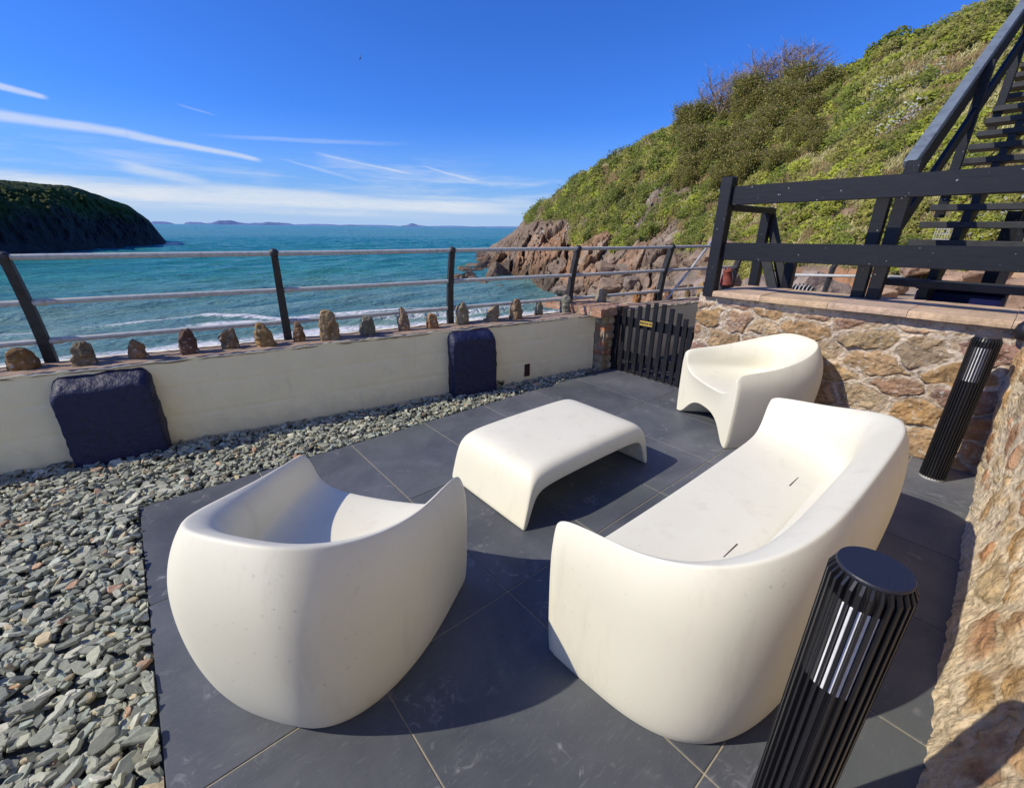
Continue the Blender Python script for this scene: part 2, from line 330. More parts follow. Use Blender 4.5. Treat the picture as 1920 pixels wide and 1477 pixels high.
# ------------------------------------------------------------------ patio
GX0 = -.243; T = .6; ROWS = [-2.36, -1.555, -.66, .232, 1.126, 2.02, 2.905]
V = MB()
for k in range(0, 8):
    for j in range(len(ROWS)-1):
        x0 = GX0+T*k+.0025; x1 = GX0+T*(k+1)-.0025
        if x1 > 3.97: x1 = 3.97
        if x1-x0 < .03: continue
        V.box(x0, x1, ROWS[j]+.0025, ROWS[j+1]-.0025, -.02, random.uniform(-.0004, .0004), bev=.0016)
tag(V.build('patio', M['slab']), kind='structure')
tag(mesh_obj('patio_bed', *(lambda b: (b.V, b.F))(MB().box(GX0+.003, 3.97, -2.4, 2.902, -.12, -.0035)), M['grout']), kind='structure')
# path beyond the gate and the terrace it runs past
tag(mesh_obj('path', *(lambda b: (b.V, b.F))(MB().box(3.975, 7.7, 1.98, 2.95, -.3, -.012)), M['path']), kind='structure')
tag(mesh_obj('ground', *(lambda b: (b.V, b.F))(MB().add([(7.7, 1.9, -.02), (7.7, 5, -.6), (9, 9, -2.6), (20, 16, -2.8), (24, 2, .2), (20, 1.9, .3)], [(0, 5, 4, 3, 2, 1)])), M['earth']), kind='structure')

# ------------------------------------------------------------------ front wall
B0 = np.array([-.893, 3.89]); DR = np.array([.98275, -.18497]); NR = np.array([.18497, .98275])
def W(s, off, z=0.): p = B0+DR*s+NR*off; return np.array([p[0], p[1], z])
def wall_face(s0, s1, z1, name, lab, parts=True, grp=None):
    ns = int((s1-s0)/.02); nz = 42
    s = np.linspace(s0, s1, ns); z = np.linspace(-.06, z1, nz); S, Z = [a.ravel() for a in np.meshgrid(s, z, indexing='ij')]
    p = np.stack([S, Z, S*0], 1)
    dsp = (fbm(p*np.array([3, 3, 1]), 3, 3)-.5)*.022+(fbm(p*np.array([14, 14, 1]), 5, 3)-.5)*.006
    # faint block joints under the paint
    row = np.floor((Z+.02)/.215); jz = np.abs(((Z+.02) % .215)-.0); ju = np.abs(((S+row*.22) % .44)-.0)
    dsp -= .007*np.exp(-(jz/.011)**2)*(.3+fbm(p*4, 9, 2))+.005*np.exp(-(ju/.011)**2)*fbm(p*3, 10, 2)
    top = z1+(fbm(p*np.array([9, 0, 1]), 21, 4)-.5)*.022
    Z2 = np.where(Z > z1-.03, top-(z1-Z), Z)
    P = B0[None]+DR[None]*S[:, None]-NR[None]*dsp[:, None]
    V3 = np.c_[P, Z2]
    r = empty(name, W((s0+s1)/2, .15, 0)); tag(r, lab, 'wall', grp)
    mesh_obj('painted_face', V3, grid_faces(ns, nz)[:, ::-1], M['cream'], r, smooth=True)
    # rough cast capping
    off = np.array([-.004, .0, .02, .06, .12, .18, .24, .30, .335, .345, .40, .42, .42]); hz = np.array([-.012, .0, .004, .006, .006, .006, .005, .003, .0, -.012, -.015, -.03, -.6])
    ns2 = int((s1-s0)/.03); s = np.linspace(s0, s1, ns2); S, O = [a.ravel() for a in np.meshgrid(s, off, indexing='ij')]
    Zc = z1+np.tile(hz, ns2); p = np.stack([S, O*1.0, S*0], 1)
    msk = (O < .34)
    Zc = Zc+np.where(msk, (fbm(p*18, 31, 4)-.5)*.016, (fbm(p*6, 33, 3)-.5)*.006)
    O2 = O+np.where(O < .01, (fbm(p*np.array([9, 0, 1]), 21, 4)-.5)*.014, 0)
    P = B0[None]+DR[None]*S[:, None]+NR[None]*O2[:, None]
    k = fbm(p*7, 41, 4)[:, None]
    c = np.where(msk[:, None], np.array([.22, .15, .11])*(1-k)+np.array([.40, .30, .23])*k, np.array([.30, .29, .27])*(.8+.4*k))
    mesh_obj('capping', np.c_[P, Zc], grid_faces(ns2, len(off))[:, ::-1], M['concrete'], r, smooth=True, col=c)
    mb = MB()
    mb.add([W(s0, .02, -.1), W(s1, .02, -.1), W(s1, .5, -.1), W(s0, .5, -.1), W(s0, .02, z1-.03), W(s1, .02, z1-.03), W(s1, .5, z1-.03), W(s0, .5, z1-.03)], [(3, 2, 1, 0), (4, 5, 6, 7), (0, 1, 5, 4), (1, 2, 6, 5), (2, 3, 7, 6), (3, 0, 4, 7)])
    mb.build('core', M['cream'], r)
    # lip of paint that laps over the capping edge
    n = int((s1-s0)/.012); q = MB(); s = np.linspace(s0, s1, n)
    tz = z1+(fbm(np.stack([s*9, s*0, s*0], 1), 21, 4)-.5)*.022; wob = (fbm(np.stack([s*30, s*0, s*0+3], 1), 51, 3)-.5)
    q.tube([W(s[i], -.004+wob[i]*.012, tz[i]+.002+wob[i]*.006) for i in range(n)], [max(.002, .006+.012*wob[i]) for i in range(n)], 5)
    q.build('paint_edge', M['cream'], r, smooth=True)
    return r
fwall = wall_face(-4.2, 4.755, .605, 'block_wall', 'low cream painted block wall with rough brown capping beside the slate chippings')
mb = MB(); mb.beam(W(3.885, .03, .045), W(3.885, .03, .175), .062, .075, up=(*NR, 0), bev=.001); 
hole = mb.build('drain_hole_dark', M['slot'], fwall)
# no opening is cut: a dark box proud of the paint imitates the hole's shade
# navy buttresses
def buttress(s0, s1, prot, zf, zb, lab, seed):
    bm = bmesh.new()
    r = W((s0+s1)/2, -prot/2, 0)
    nx, ny, nz = 26, 10, 30; vs = {}
    P = []; idx = {}
    def key(i, j, k):
        if (i, j, k) in idx: return idx[(i, j, k)]
        u, v, t = i/nx, j/ny, k/nz
        S = s0+(s1-s0)*u; O = .04-(prot+.04)*v; ztop = zb+(zf-zb)*v
        Z = -.08+(ztop+.08)*t
        # round the top shoulders and front edges
        cu = abs(u-.5)*2; rr = .13
        Z -= (max(0, cu-.80)/.20)**2.2*.055*sstep(.6, 1, t)
        Z -= (max(0, v-.5)/.5)**3*.03*sstep(.7, 1, t)
        S2 = (s0+s1)/2+(S-(s0+s1)/2)*(1-.02*(max(0, t-.8)/.2)**2)*(1-.04*max(0, v-.7)/.3)
        p = W(S2, O, Z); idx[(i, j, k)] = len(P); P.append(p); return idx[(i, j, k)]
    F = []
    for i in range(nx):
        for k in range(nz):
            F.append([key(i, ny, k), key(i+1, ny, k), key(i+1, ny, k+1), key(i, ny, k+1)])
        for j in range(ny): F.append([key(i, j, nz), key(i, j+1, nz), key(i+1, j+1, nz), key(i+1, j, nz)])
    for j in range(ny):
        for k in range(nz):
            F.append([key(0, j, k), key(0, j+1, k), key(0, j+1, k+1), key(0, j, k+1)][::1])
            F.append([key(nx, j+1, k), key(nx, j, k), key(nx, j, k+1), key(nx, j+1, k+1)])
    P = np.array(P); ctr = P.mean(0)
    n1 = (fbm(P*9, seed, 4)-.5)[:, None]; n2 = (fbm(P*30, seed+3, 3)-.5)[:, None]; d = (P-ctr); d /= np.linalg.norm(d, axis=1)[:, None]
    # ragged joint notches on the left flank
    P = P+d*(n1*.030+n2*.016)
    return tag(mesh_obj('buttress', P, F, M['navy'], origin=r, smooth=True), lab, 'buttress', 'navy buttresses')
buttress(.375, .88, .12, .525, .60, 'wider navy painted stone buttress against the cream wall, nearest the left edge', 61)
buttress(3.02, 3.475, .12, .555, .612, 'narrower navy painted stone buttress against the cream wall near the gate', 71)

# ------------------------------------------------------------------ standing stones
STN = [(-.637, 4.052, .14, .145, (.26, .17, .08), 'r', 'squat rounded brown stone on the wall, left of the first railing post'), (-.346, 3.94, .143, .12, (.28, .24, .18), 'l', 'lumpy pale grey stone on the wall above the wider navy buttress'),
 (-.067, 3.914, .132, .112, (.33, .22, .14), 'p', 'small brown stone with a slanted side above the right corner of the wider buttress'), (.218, 3.848, .18, .113, (.16, .105, .09), 'b', 'dark purple brown blunt stone on the cream wall, fourth from the left edge'),
 (.472, 3.84, .153, .107, (.25, .20, .15), 'l', 'crooked grey brown stone between the purple stone and the ochre fin'), (.704, 3.74, .189, .134, (.40, .28, .14), 'f', 'ochre fin shaped stone just left of the second railing post'),
 (.94, 3.729, .155, .08, (.24, .16, .10), 'b', 'slim brown stone right beside the second railing post'), (1.152, 3.655, .244, .147, (.40, .31, .19), 'b', 'tallest tan stone with rough surface right of the second railing post'),
 (1.467, 3.63, .157, .123, (.24, .25, .21), 'q', 'blunt square grey green stone on the wall'), (1.791, 3.592, .22, .11, (.33, .25, .20), 'p', 'tall reddish grey stone midway between second and third railing posts'),
 (2.043, 3.512, .143, .108, (.33, .21, .12), 'b', 'small brown stone left of the third railing post'), (2.366, 3.506, .21, .124, (.33, .31, .22), 'r', 'tall lichen grey green stone right of the third railing post'),
 (2.676, 3.466, .139, .145, (.44, .36, .24), 's', 'slanting craggy tan stone above the narrower navy buttress'), (2.935, 3.371, .211, .126, (.36, .27, .18), 'b', 'tall brown stone with pale top above the drain hole'),
 (3.305, 3.425, .138, .093, (.24, .27, .24), 'r', 'small smooth grey green stone between two taller ones'), (3.644, 3.33, .20, .139, (.27, .29, .26), 'r', 'tall smooth grey green stone at the pillar end of the wall')]
def stone(x, y, z, h, wd, col, sh, lab, seed, yaw=None, grp='stones stood along the wall top'):
    n, m = 40, 26; P = []
    for i in range(m+1):
        t = i/m; ang = t*pi*.5
        if sh == 'q': r = (1-t**7)**.5*(1-.08*t); 
        elif sh == 'b': r = (1-t**5)**.55*(1-.12*t)
        elif sh in 'pf': r = (1-t**2.2)**.75*(1-.1*t)
        else: r = (1-t**3)**.5
        for k in range(n):
            a = 2*pi*k/n; sq = 1/max(abs(cos(a)), abs(sin(a)))**(.55 if sh in 'qb' else .25)
            px, py = cos(a)*r*sq*wd*.5, sin(a)*r*sq*wd*.42
            lean = {'f': -.22, 's': .45, 'l': .05, 'p': -.06}.get(sh, 0.)*wd*t
            P.append((px+lean, py, t*h))
    P = np.array(P); F = [[i*n+j, i*n+(j+1) % n, (i+1)*n+(j+1) % n, (i+1)*n+j] for i in range(m) for j in range(n)]+[list(range(n-1, -1, -1)), list(range(m*n, m*n+n))]
    # facet planes
    rg = np.random.default_rng(seed); c = np.array([0, 0, h*.45])
    for q in range(6 if sh in 'lspfb' else 3):
        nrm = rg.normal(size=3); nrm[2] = abs(nrm[2])*.35; nrm /= np.linalg.norm(nrm); dd = (P-c)@nrm; lim = np.quantile(dd, .885); ex = np.maximum(0, dd-lim)
        ok = P[:, 2] > .02; P = P-(ex*.95*ok)[:, None]*nrm
    d = P-c; d /= np.linalg.norm(d, axis=1)[:, None]+1e-6; rough = .050 if sh in 'ls' else .026
    P = P+d*((fbm(P*26+seed, seed, 4)-.5)*rough*1.6)[:, None]; P[:, 2] = np.where(P[:, 2] < .01, -.008, P[:, 2])
    a = rg.uniform(-.4, .4) if yaw is None else yaw; Rm = np.array([[cos(a), -sin(a), 0], [sin(a), cos(a), 0], [0, 0, 1]]); P = P@Rm.T
    k = fbm(P*14+seed, seed+9, 4)[:, None]; cc = np.array(col)*np.array([1.06, .95, .82])*(.20+.92*k)
    o = mesh_obj('standing_stone', P+np.array([x, y, z]), F, M['pebble'], origin=(x, y, z), smooth=(sh in 'r'), col=cc)
    return tag(o, lab, 'stone', grp)
for i, (x, y, h, wd, c, sh, lab) in enumerate(STN): stone(x, y, .610, h, wd*1.04, c, sh, lab, 100+i, yaw=-.185+random.uniform(-.15, .15))
REAR = [(5.05, 3.60, .085, .08, (.46, .35, .17), 'p', 'tiny yellow tan stone on the rear wall just past the pillar cap'), (4.80, 3.20, .145, .11, (.36, .20, .08), 'r', 'rust orange stone on the rear wall above the gate'),
 (5.06, 3.17, .185, .13, (.50, .34, .26), 's', 'pale pink jagged stone on the rear wall beside a railing post'), (5.38, 3.11, .132, .115, (.36, .20, .15), 'r', 'reddish rounded stone on the rear wall above the gate'),
 (5.76, 3.05, .172, .085, (.30, .24, .15), 'b', 'thin grey brown upright stone on the rear wall near the fence post'), (5.98, 2.98, .20, .10, (.44, .33, .19), 'b', 'tan stone half behind the black fence post')]

# ------------------------------------------------------------------ rear wall (beyond the gate), pillar
rwall = wall_face(5.0, 7.75, .628, 'block_wall', 'cream wall section seen through and above the picket gate')
for i, (x, y, h, wd, c, sh, lab) in enumerate(REAR): stone(x, y, .633, h, wd, c, sh, lab, 140+i, grp='stones stood along the rear wall')

def rubble(U, Vv, seeds, cols, aniso, mort, warp, seed, p3):
    wq = np.stack([fbm(p3*5, seed, 3)-.5, fbm(p3*5+9, seed+2, 3)-.5], 1)*warp
    wq2 = np.stack([fbm(p3*22, seed+4, 2)-.5, fbm(p3*22+9, seed+6, 2)-.5], 1)*warp*.3
    P2 = np.stack([U, Vv], 1)+wq+wq2; f1, f2, idn = voro(P2, seeds, aniso)
    e = f2-f1; st = sstep(mort*.55, mort*1.25, e)
    return st, e, idn, cols[idn]
def seedgrid(u0, u1, v0, v1, du, dv, rg, jit=.36):
    S = []; v = v0; r = 0
    while v < v1:
        hv = dv*rg.uniform(.75, 1.3); u = u0+(r % 2)*du*.5
        while u < u1:
            wu = du*rg.uniform(.55, 1.6); S.append((u+wu/2+rg.uniform(-1, 1)*jit*du*.5, v+hv/2+rg.uniform(-1, 1)*jit*hv)); u += wu
        v += hv; r += 1
    return np.array(S)
PAL = np.array([(.40, .27, .15), (.33, .20, .13), (.45, .36, .24), (.25, .155, .125), (.40, .25, .11), (.32, .22, .165), (.43, .32, .18), (.34, .19, .11), (.36, .28, .19), (.24, .14, .12)])
def palcols(n, rg, pal): return pal[rg.integers(0, len(pal), n)]*rg.uniform(.85, 1.2, (n, 1))
# end wall in coursed rubble
rg = np.random.default_rng(5)
ny, nz = 400, 170; y = np.linspace(-.35, 1.975, ny); z = np.linspace(-.03, .955, nz); Yg, Zg = [a.ravel() for a in np.meshgrid(y, z, indexing='ij')]
p3 = np.stack([Yg, Zg, Yg*0], 1); S = seedgrid(-.6, 2.3, -.15, 1.05, .30, .15, rg)
st, e, idn, cc = rubble(Yg, Zg, S, palcols(len(S), rg, PAL), (1, 1.75), .046, .12, 7, p3)
tilt = rg.uniform(-1, 1, (len(S), 2)); dz = ((Yg-S[idn, 0])*tilt[idn, 0]+(Zg-S[idn, 1])*tilt[idn, 1])*.07
dome = sstep(.0, .13, e)
band = sstep(.865, .89, Zg+(fbm(p3*6, 77, 3)-.5)*.05)     # bedding mortar under the coping
st = st*(1-band)
dsp = st*(.003+.006*dome+dz+(rg.uniform(-.4, 1, len(S))*.014)[idn])+(fbm(p3*16, 8, 4)-.5)*.030*(.3+st)+(fbm(p3*45, 12, 3)-.5)*.014
inner = fbm(p3*np.array([9, 20, 1]), 15, 4)[:, None]
cs = cc*(.35+1.25*inner); rustm = sstep(.55, .72, fbm(p3*6+4, 19, 4))[:, None]; cs = cs*(1-.28*rustm)+np.array([.40, .22, .09])*.28*rustm; cs = cs*.84+np.array([.44, .35, .25])*.16
mort = np.array([.56, .48, .395])*(.75+.5*fbm(p3*12, 23, 4)[:, None])
groove_shade = np.exp(-((e-.036)/.011)**2)*(1-band)*sstep(.42, .6, fbm(p3*5+2, 25, 3)); dsp -= groove_shade*.016
colr = mort*(1-st[:, None])+cs*st[:, None]; colr = colr*(1-.45*groove_shade[:, None])  # shadow in the stone-edge grooves is darkened into the vertex colour
xx = 3.962-dsp
ew = empty('stone_wall', (4.08, .85, 0)); tag(ew, 'ochre and purple rubble stone wall with sandstone coping under the black timber fence', 'wall')
mesh_obj('rubble_face', np.c_[xx, Yg, Zg], grid_faces(ny, nz)[:, ::-1], M['rubble'], ew, smooth=True, col=colr)
mb = MB(); mb.box(3.965, 4.60, -.6, 1.968, -.05, .93, c=(.42, .33, .24)); mb.build('wall_core', M['rubble'], ew, usecol=True)
for i, (ya, yb) in enumerate(((-.55, .02), (.023, .50), (.503, .955), (.958, 1.43), (1.433, 1.83))):
    ny2 = 60; prof = [(3.99, -.044), (3.895, -.043), (3.888, -.041), (3.886, -.022), (3.888, -.001), (3.895, .003), (4.0, .005), (4.15, .006), (4.3, .007), (4.45, .006), (4.62, .002), (4.63, -.01), (4.63, -.05)]
    V = []; n = len(prof); dx = random.uniform(-.004, .006); dzz = random.uniform(-.003, .004)
    for k in range(ny2+1):
        t = k/ny2; yy = ya+(yb-ya)*t; ed = 1-.006*(abs(t-.5)*2)**18
        for (px, pz) in prof:
            V.append((px+dx+.003*(abs(t-.5)*2)**16*(1 if px < 4 else 0), yy, .975+.026*(1.8-yy)/1.75+(pz)*1.0*ed+dzz))
    V = np.array(V); nn = (fbm(V*np.array([12, 12, 12]), 91+i, 4)-.5); V[:, 2] += nn*.006; V[:, 0] -= (fbm(V*20+3, 95, 3)-.5)*.012*(V[:, 0] < 3.95)
    F = [[k*n+j, (k+1)*n+j, (k+1)*n+j+1, k*n+j+1][::-1] for k in range(ny2) for j in range(n-1)]+[list(range(n)), list(range(ny2*n+n-1, ny2*n-1, -1))]
    k_ = fbm(V*7, 97+i, 4)[:, None]; base = np.array([(.50, .36, .26), (.51, .37, .25), (.48, .35, .26), (.51, .37, .24), (.50, .36, .25)][i])
    mesh_obj('coping_stone', V, F, M['copingm'], ew, smooth=False, col=base*(.62+.76*k_))

hb = MB(); hb.box(-7, 9, -3.3, -2.9, -.1, 2.9); hb.box(-7, 9, -3.5, -2.86, 2.9, 6.2)  # unseen wall added behind the camera to bounce sunlight onto shaded faces
hm = m_simple('bounce_wall_white', (.78, .75, .69), .8, 0, 8, .06, .2, .005); tag(hb.build('unseen_bounce_wall', hm), kind='structure')
for x0 in (-5.2, -2.2, 1.6, 4.8):
    q = MB(); q.box(x0, x0+1.5, -2.855, -2.82, 3.6, 5.0); tag(q.build('bounce_wall_panel', M['slot']), kind='structure')  # dark window panels added to the unseen bounce wall

# right-hand garden wall, pale pointing smeared over flush stones
rg = np.random.default_rng(9)
xs = np.concatenate([np.linspace(-1.2, .5, 60), np.linspace(.51, 2.4, 250), np.linspace(2.41, 3.99, 150)]); zs = np.linspace(-.02, 1.3, 150)
Xg, Zg = [a.ravel() for a in np.meshgrid(xs, zs, indexing='ij')]; p3 = np.stack([Xg, Zg, Xg*0], 1)
S = seedgrid(-1.5, 4.3, -.2, 1.45, .24, .15, rg); PAL2 = np.array([(.42, .27, .14), (.36, .18, .09), (.45, .33, .18), (.25, .14, .12), (.46, .29, .12), (.34, .30, .26), (.43, .34, .20), (.40, .22, .12)])
st, e, idn, cc = rubble(Xg, Zg, S, palcols(len(S), rg, PAL2), (1, 1.5), .055, .15, 27, p3)
cover = sstep(.48, .66, fbm(p3*np.array([7, 5, 1])+3, 29, 4)+.10*(Zg > .1)); foot = 1-sstep(.07, .17, Zg+(fbm(p3*9, 30, 3)-.5)*.06)
st = st*cover*(1-foot*.9)
dsp = st*(.008*sstep(0, .12, e)+.002)+(fbm(p3*5, 28, 4)-.5)*.032+(fbm(p3*24, 32, 4)-.5)*.013+(fbm(p3*70, 36, 3)-.5)*.007+foot*.015
batt = np.interp(Xg, [-1.2, 1.5, 2.5, 3.6, 4.], [.19, .19, .12, .0, -.06])*np.minimum(Zg, .6)/.45
ybase = np.interp(Xg, [-1.2, .5, 1.57, 2.18, 3.14, 3.39, 3.99], [-.20, -.19, -.183, -.162, -.135, -.122, -.105])-.004
inner = fbm(p3*np.array([14, 22, 1]), 35, 4)[:, None]; cs = (cc*.75+np.array([.40, .29, .18])*.25)*(.55+1.35*inner)
mt = fbm(p3*10, 39, 4)[:, None]; mort = np.array([.70, .58, .39])*(1-mt)+np.array([.78, .67, .50])*mt; stain = sstep(.56, .7, fbm(p3*5+7, 43, 4))[:, None]*.35; mort = mort*(1-stain)+np.array([.45, .30, .14])*stain
groove_shade = np.exp(-((e-.05)/.012)**2)*sstep(.5, .62, fbm(p3*6+2, 45, 3)); dsp -= groove_shade*.012
colr = (mort*(1-st[:, None])+cs*st[:, None])*(1-.4*groove_shade[:, None])  # groove shadows painted into this wall's colours too
gw = empty('garden_wall', (1.6, -.4, 0)); tag(gw, 'rough ochre rubble wall smeared with pale mortar along the right edge of the patio', 'wall')
mesh_obj('rubble_face', np.c_[Xg, ybase-batt+dsp, Zg], grid_faces(len(xs), len(zs)), M['rubble2'], gw, smooth=True, col=colr)
MB().box(-1.2, 4.3, -.95, -.50, -.05, 1.295, c=(.4, .32, .22)).build('wall_core', M['rubble2'], gw, usecol=True)
# dark fitting at the far corner of that wall
mb = MB(); mb.lathe([(.0, 0), (.04, 0), (.052, .012), (.055, .05), (.05, .085), (.03, .105), (.0, .11)], (3.90, -.045, .905), 20)
fit = tag(mb.build('wall_lamp', M['lampb'], origin=(3.90, -.045, .905), smooth=True), 'small dark rounded fitting in the corner where the two stone walls meet', 'lamp')

# pillar by the gate
def rubble_block(name, x0, x1, y0, y1, z0, z1, seed, cols, mat, parent, rough=.03, res=.016, courses=.085):
    P = []; F = []; C = []; rg = np.random.default_rng(seed)
    for ax, sg in ((0, -1), (0, 1), (1, -1), (1, 1), (2, 1)):
        a0, a1, b0, b1 = [(y0, y1, z0, z1), (x0, x1, z0, z1), (x0, x1, y0, y1)][ax]
        na, nb = max(4, int((a1-a0)/res)), max(4, int((b1-b0)/res))
        A, Bb = [q.ravel() for q in np.meshgrid(np.linspace(a0, a1, na), np.linspace(b0, b1, nb), indexing='ij')]
        f = {(0, -1): x0, (0, 1): x1, (1, -1): y0, (1, 1): y1, (2, 1): z1}[(ax, sg)]+A*0
        q = np.stack([f, A, Bb] if ax == 0 else [A, f, Bb] if ax == 1 else [A, Bb, f], 1)
        k = len(P) and sum(len(x) for x in P) or 0
        fc = grid_faces(na, nb)+k
        if (ax == 0 and sg == -1) or (ax == 1 and sg == 1) : fc = fc[:, ::-1]
        P.append(q); F.append(fc)
    P = np.concatenate(P); F = np.concatenate(F)
    cz = (P[:, 2]+(fbm(P*5, seed, 3)-.5)*.05)/courses; row = np.floor(cz); fz = cz-row
    uu = (P[:, 0]+P[:, 1])*1.0; cu = uu/.17+row*.37; cell = np.floor(cu); fu = cu-cell
    ed = np.minimum(np.minimum(fz, 1-fz)*courses, np.minimum(fu, 1-fu)*.17)
    st = sstep(.004, .016, ed); hid = _h(row.astype(np.int64), cell.astype(np.int64), row.astype(np.int64)*0, seed)
    cc = np.array(cols)[(hid*len(cols)).astype(int) % len(cols)]
    ctr = np.array([(x0+x1)/2, (y0+y1)/2, 0]); d = P-ctr; d[:, 2] = 0; d /= np.linalg.norm(d, axis=1)[:, None]+1e-6
    top = P[:, 2] > z1-1e-4
    P = P+d*((st*.018+(hid-.5)*.03*st+(fbm(P*16, seed+4, 4)-.5)*rough)*1)[:, None]; P[:, 2] += np.where(top, (fbm(P*12, seed+6, 3)-.5)*.02, 0)
    c = cc*(.6+.8*fbm(P*20, seed+8, 4)[:, None]); c = c*st[:, None]+np.array([.30, .25, .19])*(1-st[:, None])
    return mesh_obj(name, P, F, mat, parent, smooth=True, col=c)
pl = empty('gate_pillar', (3.92, 3.1, 0)); tag(pl, 'reddish rubble stone pillar with thick cap between the cream wall and the gate', 'pillar')
rubble_block('shaft', 3.80, 4.06, 2.90, 3.32, -.03, .635, 201, [(.44, .22, .12), (.40, .31, .18), (.36, .17, .09), (.46, .38, .27), (.33, .24, .15)], M['rubble'], pl)
rubble_block('cap', 3.66, 4.14, 2.86, 3.75, .615, .70, 203, [(.42, .26, .18), (.38, .22, .15), (.45, .31, .22)], M['rubble'], pl, rough=.05, courses=.12)
stone(4.10, 3.215, .70, .155, .125, (.42, .40, .32), 'r', 'pale lichen covered stone standing on the pillar cap', 160, grp='stones stood along the rear wall')

# ------------------------------------------------------------------ gate
gt = empty('picket_gate', (3.955, 2.45, 0)); tag(gt, 'black arched picket gate between the stone pillar and the rubble wall', 'gate')
pk = [(2.84, .69), (2.755, .70), (2.665, .715), (2.575, .745), (2.485, .775), (2.395, .795), (2.305, .795), (2.215, .77), (2.13, .735), (2.06, .69)]
for yy, zt in pk:
    MB().beam((3.945, yy, .012), (3.945, yy, zt+random.uniform(-.004, .004)), .046, .02, up=(1, 0, 0), bev=.003).build('picket', M['timber'], gt)
for zc, hh in ((.56, .10), (.19, .10)): MB().beam((3.968, 2.88, zc), (3.968, 2.035, zc), .022, hh, up=(0, 0, 1)).build('cross_rail', M['timber'], gt)
MB().beam((3.98, 2.875, 0), (3.98, 2.875, .70), .07, .07, up=(1, 0, 0)).build('hinge_post', M['timber'], gt)
MB().beam((3.975, 2.005, 0), (3.975, 2.005, .62), .05, .06, up=(1, 0, 0)).build('latch_post', M['timber'], gt)
sg = empty('private_sign', (3.93, 2.48, .555)); tag(sg, 'small brass sign reading PRIVATE fixed to the picket gate', 'sign')
MB().beam((3.932, 2.553, .578), (3.932, 2.407, .578), .005, .047, bev=.001).build('plate', M['brass'], sg)
fc = bpy.data.curves.new('txt', 'FONT'); fc.body = 'PRIVATE'; fc.size = .0335; fc.align_x = 'CENTER'; fc.align_y = 'CENTER'; fc.extrude = .0006; fc.space_character = 1.12; fc.offset = .0011
to = bpy.data.objects.new('txt', fc); COL.objects.link(to); dg = bpy.context.evaluated_depsgraph_get(); me = bpy.data.meshes.new_from_object(to.evaluated_get(dg)); bpy.data.objects.remove(to)
me.materials.clear(); me.materials.append(M['ink']); lo = bpy.data.objects.new('lettering', me); COL.objects.link(lo); lo.parent = sg
lo.matrix_local = Matrix.Translation((-.0025, 0, .023)) @ Matrix(((0, 0, -1, 0), (-1, 0, 0, 0), (0, 1, 0, 0), (0, 0, 0, 1)))

# ------------------------------------------------------------------ railing
rl = empty('sea_railing', W(2, .33, 0)); tag(rl, 'grey three bar sea railing with curved black iron posts on the cream wall', 'railing')
def postc(z): t = max(0, z-.62)/.66; return .335-.11*t**1.9
PS = [.315+1.4395*k for k in range(-2, 6)]
def railing_post(s, parent, z0=.60):
    mb = MB(); zz = np.linspace(z0, 1.27, 14)
    pts = [W(s, postc(z), z) for z in zz]; wdt = np.linspace(.062, .046, 14)
    Vv = []; F = []
    for i, p in enumerate(pts):
        for a, b in ((-.5, -.022), (.5, -.022), (.5, .022), (.16, .022), (.13, .058), (-.13, .058), (-.16, .022), (-.5, .022)):
            Vv.append(p+np.array([*DR, 0])*a*wdt[i]+np.array([*NR, 0])*(b))
    n = 8
    F = [[i*n+j, i*n+(j+1) % n, (i+1)*n+(j+1) % n, (i+1)*n+j] for i in range(13) for j in range(n)]+[list(range(n-1, -1, -1)), list(range(13*n, 14*n))]
    mb.add(Vv, F)
    po = mb.build('post', M['iron'], parent)
    mb = MB(); c = W(s, postc(1.285), 1.287)
    prof = [(.034*cos(a), .034*sin(a)) for a in np.linspace(-pi/2, pi/2, 9)]; mb.lathe(prof, c, 14)
    k = mb.build('ball_cap', M['iron'], parent, smooth=True); k.parent = po; k.location = (0, 0, 0)
    return po
for s in PS: railing_post(s, rl)
for zr in (1.285, 1.005, .747):
    mb = MB(); o = postc(zr); zz = zr
    ss = np.linspace(PS[0], PS[-1], 50); mb.tube([W(s, o-(.0 if zr > 1.2 else .0), zz+.002*sin(s*2.1)) for s in ss], .0185, 10)
    for s in PS[1:-1]:
        if zr < 1.2: mb.tube([W(s+.03, o, zz), W(s+.09, o, zz)], .0225, 10)
    mb.build('rail', M['rail'], rl, smooth=True)
mb = MB(); mb.tube([W(6.06, .2, .66), W(6.55, .3, 1.0), W(7.1, .45, 1.36)], .016, 8)
tag(mb.build('handrail', M['rail'], origin=W(6.06, .2, .66), smooth=True), 'thin grey tube handrail slanting up behind the black fence post', 'handrail')
r2_ = empty('sea_railing', (8, 2.05, .0)); tag(r2_, 'short grey rail and black post seen through the timber fence', 'railing')
mb = MB(); mb.beam((8, 2.10, 0), (8.05, 2.03, 1.0), .06, .06); mb.beam((8.05, 2.03, .98), (8.02, 1.93, 1.2), .055, .055); mb.build('post', M['iron'], r2_)
mb = MB(); mb.tube([(8, 2.75, .82), (8, 1.2, .915)], .022, 8); mb.build('rail', M['rail'], r2_, smooth=True)

